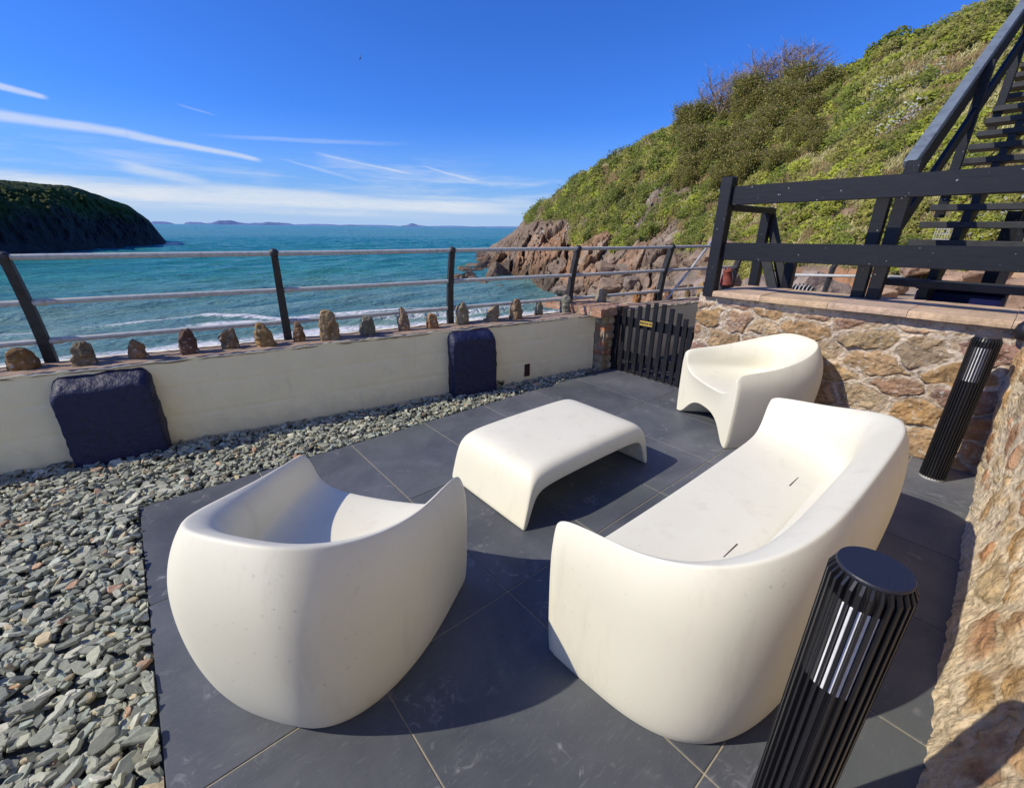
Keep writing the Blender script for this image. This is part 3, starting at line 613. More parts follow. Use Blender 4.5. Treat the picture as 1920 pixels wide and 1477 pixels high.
# ------------------------------------------------------------------ timber fence, stair
tf = empty('timber_fence', (3.96, 1.0, .95)); tag(tf, 'black timber fence of two wide rails standing on the rubble wall coping', 'fence')
MB().beam((3.965, 1.885, .925), (3.985, 1.89, 1.895), .10, .095, up=(0, 1, 0), bev=.006).build('post', M['timber'], tf)
MB().beam((3.99, 1.845, 1.751), (3.99, -1.2, 1.797), .045, .142).build('rail', M['timber'], tf)
MB().beam((3.99, 1.85, 1.313), (3.99, -1.2, 1.363), .045, .142).build('rail', M['timber'], tf)
MB().beam((4.06, -.95, .95), (4.06, -.95, 1.9), .1, .1, up=(0, 1, 0)).build('post', M['timber'], tf)
bf = empty('braced_frame', (5.0, 1.75, .9)); tag(bf, 'black braced timber frame with crossed struts behind the fence', 'frame')
for yy, zt in ((1.925, 1.70), (1.61, 1.34)): MB().beam((5.0, yy, .44), (5.0, yy+.01, zt), .085, .085, up=(0, 1, 0)).build('post', M['timber'], bf)
MB().beam((4.04, 1.885, 1.665), (5.0, 1.90, 1.665), .09, .05).build('top_beam', M['timber'], bf)
MB().beam((5.045, 1.93, 1.66), (5.045, 1.60, .80), .03, .09, up=(0, 1, 0)).build('brace', M['tread'], bf)
MB().beam((4.955, 1.87, 1.28), (4.955, 1.62, .70), .03, .09, up=(0, 1, 0)).build('brace', M['tread'], bf)

sc_ = empty('timber_staircase', (6.5, .2, .9)); tag(sc_, 'black open tread timber staircase climbing past the fence at upper right', 'staircase')
X0, G_, Z0, RI = 4.70, .25, 1.13, .1475; NTR = 24
for n in range(NTR):
    x = X0+G_*n; zt = Z0+RI*n
    MB().beam((x+.12, .82, zt-.025), (x+.12, -1.25, zt-.025), .24, .052, bev=.004).build('tread', M['tread'], sc_)
for yy in (.56, -.02, -1.1):
    mb = MB(); L = NTR
    Vv = []; 
    for n in range(NTR):
        x = X0+G_*n; zt = Z0+RI*n-.041
        for dxx in (.02, .24): Vv += [(x+dxx, yy-.03, zt), (x+dxx, yy+.03, zt)]
    lo = [(X0-.12, Z0-.24), (X0+G_*NTR, Z0+RI*NTR-.34)]
    mb.beam((X0-.2, yy, Z0-.36), (X0+G_*NTR, yy, Z0+RI*(NTR+.8)-.36), .06, .17, up=(0, 0, 1))
    for n in range(NTR):
        x = X0+G_*n; zt = Z0+RI*n
        mb.add([(x+.015, yy-.029, zt-.041), (x+.22, yy-.029, zt-.041), (x+.22, yy-.029, zt-.14), (x+.015, yy-.029, zt-.27), (x+.015, yy+.029, zt-.041), (x+.22, yy+.029, zt-.041), (x+.22, yy+.029, zt-.14), (x+.015, yy+.029, zt-.27)],
               [(0, 1, 2, 3), (7, 6, 5, 4), (0, 4, 5, 1), (3, 2, 6, 7), (0, 3, 7, 4), (1, 5, 6, 2)])
    mb.build('stringer', M['timber'], sc_)
slope = RI/G_
for yy in (.80, -1.3):
    xb = 4.38 if yy > 0 else 4.5
    MB().beam((xb, yy, .44), (xb, yy-.015, 1.955), .085, .085, up=(0, 1, 0), bev=.005).build('newel_post', M['timber'], sc_)
    e1 = X0+G_*NTR
    MB().beam((xb+.03, yy+.02, 1.94), (e1, yy+.02, 1.94+(e1-xb-.03)*slope), .075, .05, up=(0, 0, 1)).build('handrail', M['hrail'], sc_)
    MB().beam((xb+.03, yy+.02, 1.78), (e1, yy+.02, 1.78+(e1-xb-.03)*slope), .035, .16, up=(0, 0, 1)).build('side_board', M['timber'], sc_)
    MB().beam((xb+.03, yy-.02, 1.50), (e1, yy-.02, 1.50+(e1-xb-.03)*slope), .035, .12, up=(0, 0, 1)).build('mid_rail', M['timber'], sc_)
    for k in (5, 11, 17):
        x = X0+G_*k+.1; zb = Z0+RI*k
        MB().beam((x, yy-.02, zb-.25), (x, yy-.02, 1.9+(x-xb-.03)*slope), .07, .07, up=(0, 1, 0)).build('baluster_post', M['timber'], sc_)
np_ = MB().beam((4.40, .895, .44), (4.41, .905, 1.73), .075, .085, up=(0, 1, 0), bev=.005).build('support_post', M['timber'], sc_)
for x in (6.3, 8.4): MB().beam((x, .3, .44), (x, .3, Z0+slope*(x-X0)-.4), .1, .1, up=(0, 1, 0)).build('support_post', M['timber'], sc_)
MB().beam((6.3, -1.0, .44), (6.3, -1.0, Z0+slope*(6.3-X0)-.4), .1, .1, up=(0, 1, 0)).build('support_post', M['timber'], sc_)

def boulder(x, y, z, sx, sy, sz, seed, col, lab, grp, name='boulder'):
    bm = bmesh.new(); bmesh.ops.create_icosphere(bm, subdivisions=4, radius=1); P = np.array([v.co[:] for v in bm.verts]); F = [[v.index for v in f.verts] for f in bm.faces]; bm.free()
    rg = np.random.default_rng(seed)
    for k in range(12):
        nn = rg.normal(size=3); nn /= np.linalg.norm(nn); dd = P@nn; lim = rg.uniform(.45, .75); P = P-np.maximum(0, dd-lim)[:, None]*nn*.92
    P = P*(1+(fbm(P*1.6+seed, seed, 5)[:, None]-.5)*.55); a = rg.uniform(0, 6.28); P = P*np.array([sx, sy, sz]); P = P@np.array([[cos(a), -sin(a), 0], [sin(a), cos(a), 0], [0, 0, 1]]).T
    c = np.array(col)*(.5+1.0*fbm(P*2+seed, seed+1, 4)[:, None])
    return tag(mesh_obj(name, P+np.array([x, y, z]), F, M['rock'], origin=(x, y, z), col=c), lab, 'rock', grp)
# things on the terrace
def rbox(mb, x0, x1, y0, y1, z0, z1, r):
    mb.beam(((x0+x1)/2, (y0+y1)/2, z0), ((x0+x1)/2, (y0+y1)/2, z1), x1-x0, y1-y0, up=(0, 1, 0), bev=r)
bx = empty('storage_box', (5.45, .38, .445)); tag(bx, 'blue plastic storage box tucked under the timber staircase', 'box')
mb = MB(); rbox(mb, 5.2, 5.7, .12, .66, .445, 1.03, .02); mb.build('tub', M['blue'], bx)
mb = MB(); rbox(mb, 5.18, 5.72, .10, .68, 1.028, 1.072, .02); mb.build('lid', M['blue'], bx)
bo = empty('iron_bollard', (6.0, 2.665, .633)); tag(bo, 'rusty red and black iron bollard behind the black fence post', 'bollard')
MB().lathe([(0, 0), (.07, 0), (.07, .03), (.058, .04), (.056, .15), (.075, .165)], (6.0, 2.665, .635), 20).build('base', M['iron'], bo, smooth=True)
MB().lathe([(.078, .165), (.092, .175), (.092, .19), (.078, .20), (.066, .27), (.05, .33), (.056, .335), (.056, .36), (.0, .362)], (6.0, 2.665, .635), 20).build('collar', M['rust'], bo, smooth=True)
mb = MB()
for a in range(3): MB().beam((6.0+.035*cos(a*2.1+.4), 2.665+.035*sin(a*2.1+.4), .99), (6.0+.04*cos(a*2.1+.4), 2.665+.04*sin(a*2.1+.4), 1.03), .02, .02, up=(0, 1, 0)).build('lug', M['rust'], bo)
boulder(6.5, 1.90, .52, .26, .22, .16, 895, (.36, .25, .19), 'flat pinkish rock under the lobster pot behind the fence', None)
lp = empty('lobster_pot', (6.5, 1.92, .70)); tag(lp, 'half round lobster pot with pale hoops behind the timber fence', 'lobster pot')
for k in range(7):
    yy = 1.795+.042*k; mb = MB(); mb.tube([(6.5+.11*cos(a), yy, .74+.12*sin(a)*(.75+.25*sin(pi*k/6))) for a in np.linspace(0, pi, 9)], .008, 6); mb.build('hoop', M['white'], lp, smooth=True)
mb = MB(); mb.tube([(6.5, 1.80, .74), (6.5, 2.04, .74)], .09, 12); mb.build('net', M['iron'], lp, smooth=True)
wc = empty('wire_crate', (8.6, .98, 1.3)); tag(wc, 'pale wire crate on the rocks seen between the stair treads', 'crate')
for xq in (8.55, 8.75):
    mb = MB()
    for k in range(5): mb.tube([(xq, .86+.058*k, 1.33), (xq, .86+.058*k, 1.60)], .005, 5)
    for k in range(5): mb.tube([(xq, .86, 1.33+.067*k), (xq, 1.092, 1.33+.067*k)], .005, 5)
    mb.build('mesh_panel', M['white'], wc)
tag(mesh_obj('terrace', *(lambda b: (b.V, b.F))(MB().box(4.61, 20, -14, 1.965, -.5, .45)), M['earth']), kind='structure')

# ------------------------------------------------------------------ moulded furniture
def tub(name, a, D, ne, rimf, seat_z, loc, yaw, label, cat, group, tfun, seat_in, arch_h, bulge, N=21, slots=None, seat_front=None, foot=.09, bexp=.8):
    """a: half width, D: depth. local frame: front edge on y = 0, body towards -y"""
    V = []; idx = {}; ph = np.linspace(0, pi, N)
    def plan(p, ins):
        c, s_ = cos(p), sin(p); aa = max(.02, a-ins); DD = max(.05, D-ins)
        return np.array([np.sign(c)*abs(c)**(2/ne)*aa, -abs(s_)**(2/ne)*DD])
    rows = []
    def b(p): return sin(p)**bexp
    def add(v): V.append(tuple(v)); return len(V)-1
    def row(fi, fz): rows.append([add((*plan(p, fi(p)), fz(p))) for p in ph])
    rz = lambda p: rimf(p)
    row(lambda p: .02+bulge*1.0*b(p), lambda p: 0.)
    row(lambda p: .012+bulge*.80*b(p), lambda p: .035)
    row(lambda p: .004+bulge*.38*b(p), lambda p: .16)
    row(lambda p: .0+bulge*.08*b(p), lambda p: .33)
    row(lambda p: .0+bulge*.05*b(p), lambda p: .33+(rz(p)-.33)*.55)
    row(lambda p: .016+bulge*.40*b(p), lambda p: rz(p)-.045)
    row(lambda p: .038+bulge*.50*b(p), lambda p: rz(p))
    RIM = 6
    row(lambda p: .038+bulge*.50*b(p)+tfun(p), lambda p: rz(p)-.016-.02*b(p))
    row(lambda p: .038+bulge*.50*b(p)+tfun(p)+.022+(seat_in-.1)*.22*b(p), lambda p: seat_z+(rz(p)-seat_z)*.55)
    sf = seat_front if seat_front else seat_z+.02
    zs = lambda p: seat_z+(sf-seat_z)*(1-sin(p))
    row(lambda p: .05+(seat_in-.06)*.72*max(b(p), .45), lambda p: zs(p)+.035)
    row(lambda p: .05+(seat_in-.0)*1.0*max(b(p), .6), lambda p: zs(p))
    F = []
    for i in range(len(rows)-1):
        for j in range(N-1): F.append([rows[i][j], rows[i][j+1], rows[i+1][j+1], rows[i+1][j]][::-1])
    # seat: strips across from left to right column
    last = rows[-1]; K = 6; half = N//2; strips = []
    for j in range(half):
        l, r = last[j], last[N-1-j]; A = np.array(V[l]); B = np.array(V[r])
        st = [l]+[add(A+(B-A)*k/K+np.array([0, 0, -.012*sin(pi*k/K)])) for k in range(1, K)]+[r]; strips.append(st)
    for j in range(half-1):
        for k in range(K): F.append([strips[j][k], strips[j+1][k], strips[j+1][k+1], strips[j][k+1]])
    mid = last[half]
    F_last = strips[-1]
    for k in range(K):
        F.append([F_last[k], mid, F_last[k+1]])
    # front panel
    topc = [rows[i][0] for i in range(RIM, len(rows))]+strips[0][1:-1]+[rows[i][N-1] for i in range(len(rows)-1, RIM-1, -1)]
    n = len(topc); xs_ = [V[t][0] for t in topc]
    # move seat lip slightly back and round
    prev = topc
    bot_x = np.linspace(a-.02, -a+.02, n)
    grid = [topc]
    levels = [.80, .52, .25, .0]; left = [rows[i][0] for i in (5, 4, 3, 2, 1, 0)]; right = [rows[i][N-1] for i in (5, 4, 3, 2, 1, 0)]
    lev = [V[i][2]/V[rows[RIM][0]][2] for i in left]
    for li, t in enumerate(lev):
        r_ = []
        for k in range(n):
            if k == 0: r_.append(left[li]); continue
            if k == n-1: r_.append(right[li]); continue
            tx, ty, tz = V[topc[k]]; u = k/(n-1); x_b = bot_x[k]
            fx = min(1, abs(x_b)/(a-foot)); za = arch_h*(1-fx**3.0) if fx < 1 else 0.
            x = tx*t+x_b*(1-t); zz = za+(tz-za)*t
            y_b = -.010-.02*(1-fx**2); y = ty*t**2.2+y_b*(1-t**2.2)
            r_.append(add((x, y, zz)))
        grid.append(r_)
    for i in range(len(grid)-1):
        for k in range(n-1): F.append([grid[i][k], grid[i][k+1], grid[i+1][k+1], grid[i+1][k]][::-1])
    # underside of the arch
    back = [add((V[g][0]*.74, V[g][1]-.30, V[g][2]*.95 if V[g][2] > .02 else V[g][2])) for g in grid[-1]]
    for k in range(n-1): F.append([grid[-1][k], grid[-1][k+1], back[k+1], back[k]][::-1])
    root = empty(name, loc)
    ca, sa = cos(yaw), sin(yaw)
    Vw = np.array([(loc[0]+v[0]*ca-v[1]*sa, loc[1]+v[0]*sa+v[1]*ca, v[2]+.002) for v in V])
    o = mesh_obj('shell', Vw, F, M['plastic'], root, smooth=True)
    me = o.data; cr = me.attributes.new('crease_edge', 'FLOAT', 'EDGE'); val = np.zeros(len(me.edges), np.float32)
    rim = set(rows[RIM]); r0 = set(rows[0]); fl = set(rows[i][0] for i in range(RIM+1)); fr = set(rows[i][N-1] for i in range(RIM+1)); ar = set(grid[-1])
    for e_ in me.edges:
        i, j = e_.vertices
        if i in rim and j in rim: val[e_.index] = .85
        elif i in r0 and j in r0: val[e_.index] = .8
        elif (i in fl and j in fl) or (i in fr and j in fr): val[e_.index] = .55
        elif i in ar and j in ar: val[e_.index] = .75
    cr.data.foreach_set('value', val)
    md = o.modifiers.new('subsurf', 'SUBSURF'); md.levels = 2; md.render_levels = 3
    bm = bmesh.new(); bm.from_mesh(me); bmesh.ops.recalc_face_normals(bm, faces=bm.faces); bm.to_mesh(me); bm.free()
    tag(root, label, cat, group)
    if slots:
        for (x, y_, L, an) in slots:
            bpy.context.view_layer.update(); oe = o.evaluated_get(bpy.context.evaluated_depsgraph_get()); hit = oe.ray_cast(Vector((x*ca-y_*sa, x*sa+y_*ca, 2.)), Vector((0, 0, -1)))
            zsl = hit[1][2]-.0035 if hit[0] else seat_z
            p = np.array([x-cos(an)*L/2, y_-sin(an)*L/2]); q_ = np.array([x+cos(an)*L/2, y_+sin(an)*L/2])
            tw = lambda p: (loc[0]+p[0]*ca-p[1]*sa, loc[1]+p[0]*sa+p[1]*ca, zsl)
            MB().beam(tw(p), tw(q_), .0042, .010, bev=.001).build('drain_slot', M['slot'], root)
    return root
chair_rim = lambda p: .555+.178*sin(p)**1.15
chair_t = lambda p: .012+.062*sin(p)**.8
def chair(loc, face, label):
    yaw = math.atan2(face[1], face[0])-pi/2
    return tub('armchair', .39, .825, 3.25, chair_rim, .35, (*loc, 0), yaw, label, 'armchair', 'moulded armchairs', chair_t, .20, .175, .085, seat_front=.385, bexp=1.25)
chair((.635, 1.60), (.808, .59), 'cream moulded tub armchair seen from behind, nearest the slate chippings')
chair((3.215, 1.447), (-.83, .558), 'cream moulded tub armchair facing us between the gate and the rubble wall')
sofa_rim = lambda p: .60+.135*sin(p)**.9
tub('sofa', .915, .70, 4.2, sofa_rim, .36, (1.785, .81, 0), 0., 'long cream moulded sofa with two drain slots in its seat', 'sofa', None, lambda p: .014+.075*sin(p)**.8, 0.235, .20, .035, N=25,
    slots=[(-.301, -.346, .115, .0), (.41, -.324, .115, .0)], seat_front=.385)

# low table
def table():
    x0, x1, y0, y1, Ht = 1.265, 2.41, 1.375, 2.06, .325
    cx, cy = (x0+x1)/2, (y0+y1)/2; hx = (x1-x0)/2; hy = (y1-y0)/2
    outer = [(-hx, 0), (-hx+.012, .05), (-hx+.035, .15), (-hx+.055, .235), (-hx+.085, .295), (-hx+.15, .322), (-hx+.3, .328), (0, .330), (hx-.3, .328), (hx-.15, .322), (hx-.085, .295), (hx-.055, .235), (hx-.035, .15), (hx-.012, .05), (hx, 0)]
    inner = [(-hx+.034, 0), (-hx+.050, .04), (-hx+.072, .10), (-hx+.092, .150), (-hx+.122, .186), (-hx+.175, .204), (-hx+.30, .211), (0, .213), (hx-.30, .211), (hx-.175, .204), (hx-.122, .186), (hx-.092, .150), (hx-.072, .10), (hx-.050, .04), (hx-.034, 0)]
    n = len(outer); V = []; F = []
    ysx = [(-1, .0), (-.975, .012), (-.90, .022), (-.78, .022), (-.4, .025), (.4, .025), (.78, .022), (.90, .022), (.975, .012), (1, .0)]
    for yy, g in ysx:
        for q, (px, pz) in enumerate(outer):
            tz = pz/.33; wv = hy*(1-.03*tz**2.2); edge = (abs(yy) > .9)
            drop = (0.075 if abs(yy) == 1 else .036 if abs(yy) > .95 else .010 if abs(yy) > .85 else 0)*tz**1.5
            V.append((cx+px*(1 if abs(yy) < .9 else (.996 if abs(yy) < 1 else .985)), cy+yy*wv, pz-drop))
        for q, (px, pz) in enumerate(inner):
            tz = pz/.33; wv = hy*(1-.03*tz**2.2)*(.985)
            V.append((cx+px, cy+yy*wv, pz))
    m = 2*n
    for i in range(len(ysx)-1):
        for j in range(n-1):
            F.append([i*m+j, i*m+j+1, (i+1)*m+j+1, (i+1)*m+j]); F.append([i*m+n+j, (i+1)*m+n+j, (i+1)*m+n+j+1, i*m+n+j+1])
        for a, b_ in ((0, n), (n-1, m-1)): F.append([i*m+a, (i+1)*m+a, (i+1)*m+b_, i*m+b_])
    for i in (0, len(ysx)-1):
        for j in range(n-1): F.append([i*m+j, i*m+n+j, i*m+n+j+1, i*m+j+1])
    o = mesh_obj('coffee_table', V, F, M['plastic'], origin=(cx, cy, 0), smooth=True)
    bm = bmesh.new(); bm.from_mesh(o.data); bmesh.ops.recalc_face_normals(bm, faces=bm.faces); bm.to_mesh(o.data); bm.free()
    md = o.modifiers.new('subsurf', 'SUBSURF'); md.levels = 2; md.render_levels = 3
    tag(o, 'low cream moulded table with rounded edges between the armchairs and sofa', 'table')
table()

# ------------------------------------------------------------------ bollard lights
def bollard(x, y, label, face):
    r = empty('bollard_light', (x, y, 0)); tag(r, label, 'bollard light', 'bollard lights beside the sofa')
    n = 28; ro, ri, hb = .0655, .054, .922
    V = []; F = []; prof = []
    fa = math.atan2(face[1], face[0])
    def ring(z, ro_, ri_):
        s = len(V)
        for k in range(n):
            for da, rr in ((-.22, ri_), (-.17, ro_), (.17, ro_), (.22, ri_)):
                a = fa+2*pi*(k+da)/n+pi/n; V.append((x+rr*cos(a), y+rr*sin(a), z))
        return s
    rs = [ring(.012, ro, ri), ring(.905, ro, ri), ring(hb, ro-.009, ri)]
    for a, b_ in zip(rs, rs[1:]):
        m = 4*n
        for j in range(m):
            F.append([a+j, a+(j+1) % m, b_+(j+1) % m, b_+j])
    F.append(list(range(rs[-1], rs[-1]+4*n)))
    mesh_obj('fluted_post', V, F, M['lampb'], r)
    MB().lathe([(0, .0), (.0555, 0), (.0565, .002), (.0565, .006), (.055, .0085), (0, .0088)], (x, y, hb-.0005), 64).build('cap', M['capb'], r)
    MB().lathe([(0, 0), (.062, 0), (.062, .012), (0, .012)], (x, y, .001), 32).build('base', M['rail'], r)
    for k in range(-4, 4):
        a = fa+2*pi*(k+.5)/n+pi/n; rr = ri+.0016
        p = (x+rr*cos(a), y+rr*sin(a), .665); q = (x+rr*cos(a), y+rr*sin(a), .868)
        MB().beam(p, q, .0052, .0028, up=(cos(a), sin(a), 0), bev=.0008).build('light_slot', M['diff'], r)
bollard(.893, .045, 'nearest black fluted bollard light, its round cap in front of the sofa', (-.80, .30))
bollard(3.686, .092, 'far black fluted bollard light in the corner of the two stone walls', (-.85, .30))

# ------------------------------------------------------------------ slate chippings
def chippings():
    N = 16000; pts = []
    while len(pts) < N:
        x = rng.uniform(-2.0, 3.85, 4000); y = rng.uniform(-.9, 4.2, 4000)
        wy = 3.89-.1882*(x+.893)-.005
        edge = np.where(x < GX0-.005, -1., 2.905+.0*x)+np.where(x > 3.4, (x-3.4)*.12, 0)
        ok = (y < wy) & (y > edge) & ~((x < -1.1) & (rng.random(4000) < .55))
        pts += list(zip(x[ok], y[ok]))
    P = np.array(pts[:N]); n = 7
    L = np.clip(rng.lognormal(math.log(.024), .38, N), .010, .050)
    L *= np.where((P[:, 1] > 2.75) & (P[:, 0] > .2), .82, 1.0)
    asp = rng.uniform(.38, .75, N); th = rng.uniform(.003, .0075, N); yaw = rng.uniform(0, 2*pi, N)
    tl = np.clip(rng.normal(0, .40, N), -1., 1.); ta = rng.uniform(0, 2*pi, N)
    ang = (np.arange(n)/n*2*pi)[None]+rng.uniform(-.3, .3, (N, n)); rad = rng.uniform(.72, 1.12, (N, n))
    X = np.cos(ang)*rad*L[:, None]; Y = np.sin(ang)*rad*(L*asp)[:, None]
    rings = []
    for sc, zo in ((.97, -1.), (1.0, .35), (.86, 1.)):
        rings.append(np.stack([X*sc, Y*sc, np.ones_like(X)*zo*th[:, None]+rng.normal(0, .12, (N, n))*th[:, None]], 2))
    A = np.concatenate(rings, 1)
    c, s = np.cos(yaw)[:, None], np.sin(yaw)[:, None]; x, y = A[..., 0]*c-A[..., 1]*s, A[..., 0]*s+A[..., 1]*c; z = A[..., 2]
    # tilt about an axis
    ux, uy = np.cos(ta)[:, None], np.sin(ta)[:, None]; along = x*ux+y*uy; ct, stt = np.cos(tl)[:, None], np.sin(tl)[:, None]
    na = along*ct-z*stt; nz_ = along*stt+z*ct; x = x+(na-along)*ux; y = y+(na-along)*uy; z = nz_
    lift = (fbm(np.c_[P*2.2, P[:, :1]*0], 77, 3)-.5)*.03; lay = rng.uniform(-.022, .014, N)
    z = z+(lift+lay)[:, None]; x = x+P[:, :1]; y = y+P[:, 1:2]
    m = (x > GX0-.004) & (y < 2.904) & (x < 3.9); 
    x = np.where(m & (x < GX0+.06), np.minimum(x, GX0-.002), x); y = np.where((x > GX0) & (y < 2.906) & (x < 4), 2.907, y)
    V = np.stack([x, y, z], 2).reshape(-1, 3)
    b = (np.arange(N)*3*n)[:, None, None]; j = np.arange(n); jn = (j+1) % n
    q = np.concatenate([np.stack([j+k*n, jn+k*n, jn+(k+1)*n, j+(k+1)*n], 1) for k in (0, 1)])[None]+b
    q = q.reshape(-1, 4)
    # top caps as quads + tri-as-quad fan
    t = 2*n; caps = np.array([[t, t+1, t+2, t+3], [t, t+3, t+4, t+5]])[None]+b; caps = caps.reshape(-1, 4)
    tri = np.array([[t, t+5, t+6]])[None]+b; tri = tri.reshape(-1, 3)
    pal = np.array([(.32, .335, .30), (.26, .28, .25), (.38, .39, .35), (.19, .205, .19), (.33, .34, .28), (.29, .33, .31), (.43, .43, .39), (.40, .34, .24), (.40, .26, .19)])
    pal = np.minimum(pal*np.array([1.18, 1.14, .98]), .6)
    pr = np.array([.2, .2, .14, .14, .12, .1, .05, .03, .02]); pc = pal[rng.choice(len(pal), N, p=pr/pr.sum())]*rng.uniform(.58, 1.28, (N, 1))
    col = np.repeat(pc, 3*n, 0)
    F = q.tolist()+caps.tolist()+tri.tolist()
    return tag(mesh_obj('slate_chippings', V, F, M['chip'], col=col), 'loose grey green slate chippings between the patio and the cream wall', 'chippings', kind='stuff')
chippings()
tag(mesh_obj('gravel_bed', *(lambda b: (b.V, b.F))(MB().add([(-4, -2.4, -.03), (GX0, -2.4, -.03), (GX0, 2.9, -.03), (3.97, 2.9, -.03), (3.97, 3.3, -.03), (-4, 4.6, -.03)], [(0, 1, 2, 5), (2, 3, 4, 5)])), m_simple('bed_grit', (.10, .11, .105), .9, nscale=60, namt=.5, bump=.6, bdist=.01)), kind='structure')
# a little weed at the wall foot
mb = MB()
for k in range(16):
    a = random.uniform(0, 2*pi); L = random.uniform(.03, .07); c = np.array(W(3.56, -.05, .0)); tp = c+np.array([cos(a)*L*.7, sin(a)*L*.7, L]); sd_ = np.array([-sin(a), cos(a), 0])*.007
    mb.add([c, (c+tp)/2+sd_+np.array([0, 0, .012]), tp, (c+tp)/2-sd_+np.array([0, 0, .012])], [(0, 1, 2, 3)], (.09, .14, .035))
tag(mb.build('weed', M['leaf'], origin=W(3.56, -.05, 0), usecol=True), 'small green weed at the wall foot beside the narrower navy buttress', 'weed')

# ------------------------------------------------------------------ sea, beach, far land
SEA = -4.5
def shore(x): return 27.2-.02*x-.006*np.maximum(x+6, 0)**2
az = np.radians(np.concatenate([np.linspace(-40, -9, 30), np.linspace(-8.5, 62, 420), np.linspace(63, 80, 10)])); rr = np.concatenate([np.geomspace(18, 420, 460), np.geomspace(450, 30000, 22)])
A, Rr = [q.ravel() for q in np.meshgrid(az, rr, indexing='ij')]; X = np.sin(A)*Rr; Y = np.cos(A)*Rr
dsh = Y-shore(X)
wv = np.zeros_like(X); fade = 1-sstep(140, 400, Rr)
for k, (wl_, amp, th_) in enumerate(((9., .13, -.18), (6.1, .10, -.35), (4.3, .075, .05), (2.9, .055, -.5), (2.1, .04, .3), (1.5, .028, -.2), (13., .14, -.1))):
    kx, ky = sin(th_), cos(th_); ph_ = (X*kx+Y*ky)/wl_*2*pi+5*fbm(np.c_[X*.05, Y*.05, X*0+k], 300+k, 2)
    wv += amp*(1-np.abs(np.sin(ph_/2)))*1.6*fade*(.5+1.0*fbm(np.c_[X*.09, Y*.09, X*0], 310+k, 2))
shal = sstep(-1, 12, dsh); Z = SEA+wv*(.15+.85*shal)
# breaking lines
wob = (fbm(np.c_[X*.12, X*0, X*0], 320, 3)-.5)*5
br = np.zeros_like(X)
for c0, wd, amp, sd0 in ((.6, 2.7, 1.05, 0), (3.9, 1.5, .78, 3), (5.9, .7, .85, 4), (11.5, .45, .20, 5), (20.5, .5, .12, 8)):
    w2 = (fbm(np.c_[X*.12, X*0, X*0+sd0], 330+sd0, 3)-.5)*4; br = np.maximum(br, amp*np.exp(-((dsh-c0-w2)/wd)**2)*(.55+.8*fbm(np.c_[X*.25, Y*.1, X*0], 340+sd0, 3)))
Z += .25*br*(dsh > 3)
caps_ = sstep(.66, .74, fbm(np.c_[X*.10, Y*.45, X*0], 350, 4))*.36*sstep(20, 60, Rr)
AD = np.degrees(A); fr_ = 0
for TBx, off in (([(-9, 117), (-7.9, 117), (-4.65, 127), (-2.2, 137), (-.6, 145), (1.45, 155), (2.72, 164), (3.45, 170), (3.9, 174)], 2.2), ([(36, 72), (38.5, 65), (40.4, 59), (42.1, 51.5), (45.5, 41.5), (47.6, 36.5), (49.6, 33.5)], 1.0)):
    t_ = np.array(TBx, float); ins = (AD > t_[0, 0]) & (AD < t_[-1, 0]); dd_ = Rr-np.interp(AD, t_[:, 0], t_[:, 1]); fr_ = np.maximum(fr_, ins*np.exp(-(dd_/off)**2)*(.35+.9*fbm(np.c_[X*.5, Y*.5, X*0], 355, 3)))
foam = np.clip(np.maximum(np.maximum(br*.95, caps_), fr_*.8), 0, 1)
col = np.stack([foam, 1-sstep(60, 260, Rr)*.9, 1-sstep(3, 45, dsh)], 1)
tag(mesh_obj('sea', np.c_[X, Y, Z], grid_faces(len(az), len(rr))[:, ::-1], M['sea'], smooth=True, col=col), kind='structure')
xs = np.linspace(-60, 60, 120); ys = np.linspace(4.4, 46, 80); X, Y = [q.ravel() for q in np.meshgrid(xs, ys, indexing='ij')]
Z = SEA-.055*(Y-shore(X)-.6)+(fbm(np.c_[X*.3, Y*.3, X*0], 360, 4)-.5)*.2
tag(mesh_obj('beach', np.c_[X, Y, np.minimum(Z, -3.0)], grid_faces(120, 80), M['sand'], smooth=True), kind='structure')
# islands on the horizon
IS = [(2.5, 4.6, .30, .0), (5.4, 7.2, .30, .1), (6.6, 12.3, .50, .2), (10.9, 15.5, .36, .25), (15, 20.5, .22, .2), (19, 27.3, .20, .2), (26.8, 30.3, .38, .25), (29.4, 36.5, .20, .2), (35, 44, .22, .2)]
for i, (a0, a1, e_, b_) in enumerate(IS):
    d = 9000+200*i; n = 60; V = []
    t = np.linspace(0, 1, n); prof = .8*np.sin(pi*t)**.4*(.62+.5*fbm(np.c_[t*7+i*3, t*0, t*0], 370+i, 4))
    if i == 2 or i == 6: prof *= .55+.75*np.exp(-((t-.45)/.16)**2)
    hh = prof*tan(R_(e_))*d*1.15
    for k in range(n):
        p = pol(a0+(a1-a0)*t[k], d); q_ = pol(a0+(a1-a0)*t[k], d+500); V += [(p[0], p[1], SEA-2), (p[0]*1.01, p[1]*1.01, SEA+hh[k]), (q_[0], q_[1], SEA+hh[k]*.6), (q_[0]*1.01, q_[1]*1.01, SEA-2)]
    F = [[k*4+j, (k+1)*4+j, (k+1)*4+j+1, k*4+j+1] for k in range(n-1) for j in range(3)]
    tag(mesh_obj('far_hills', V, F, M['far']), kind='structure')

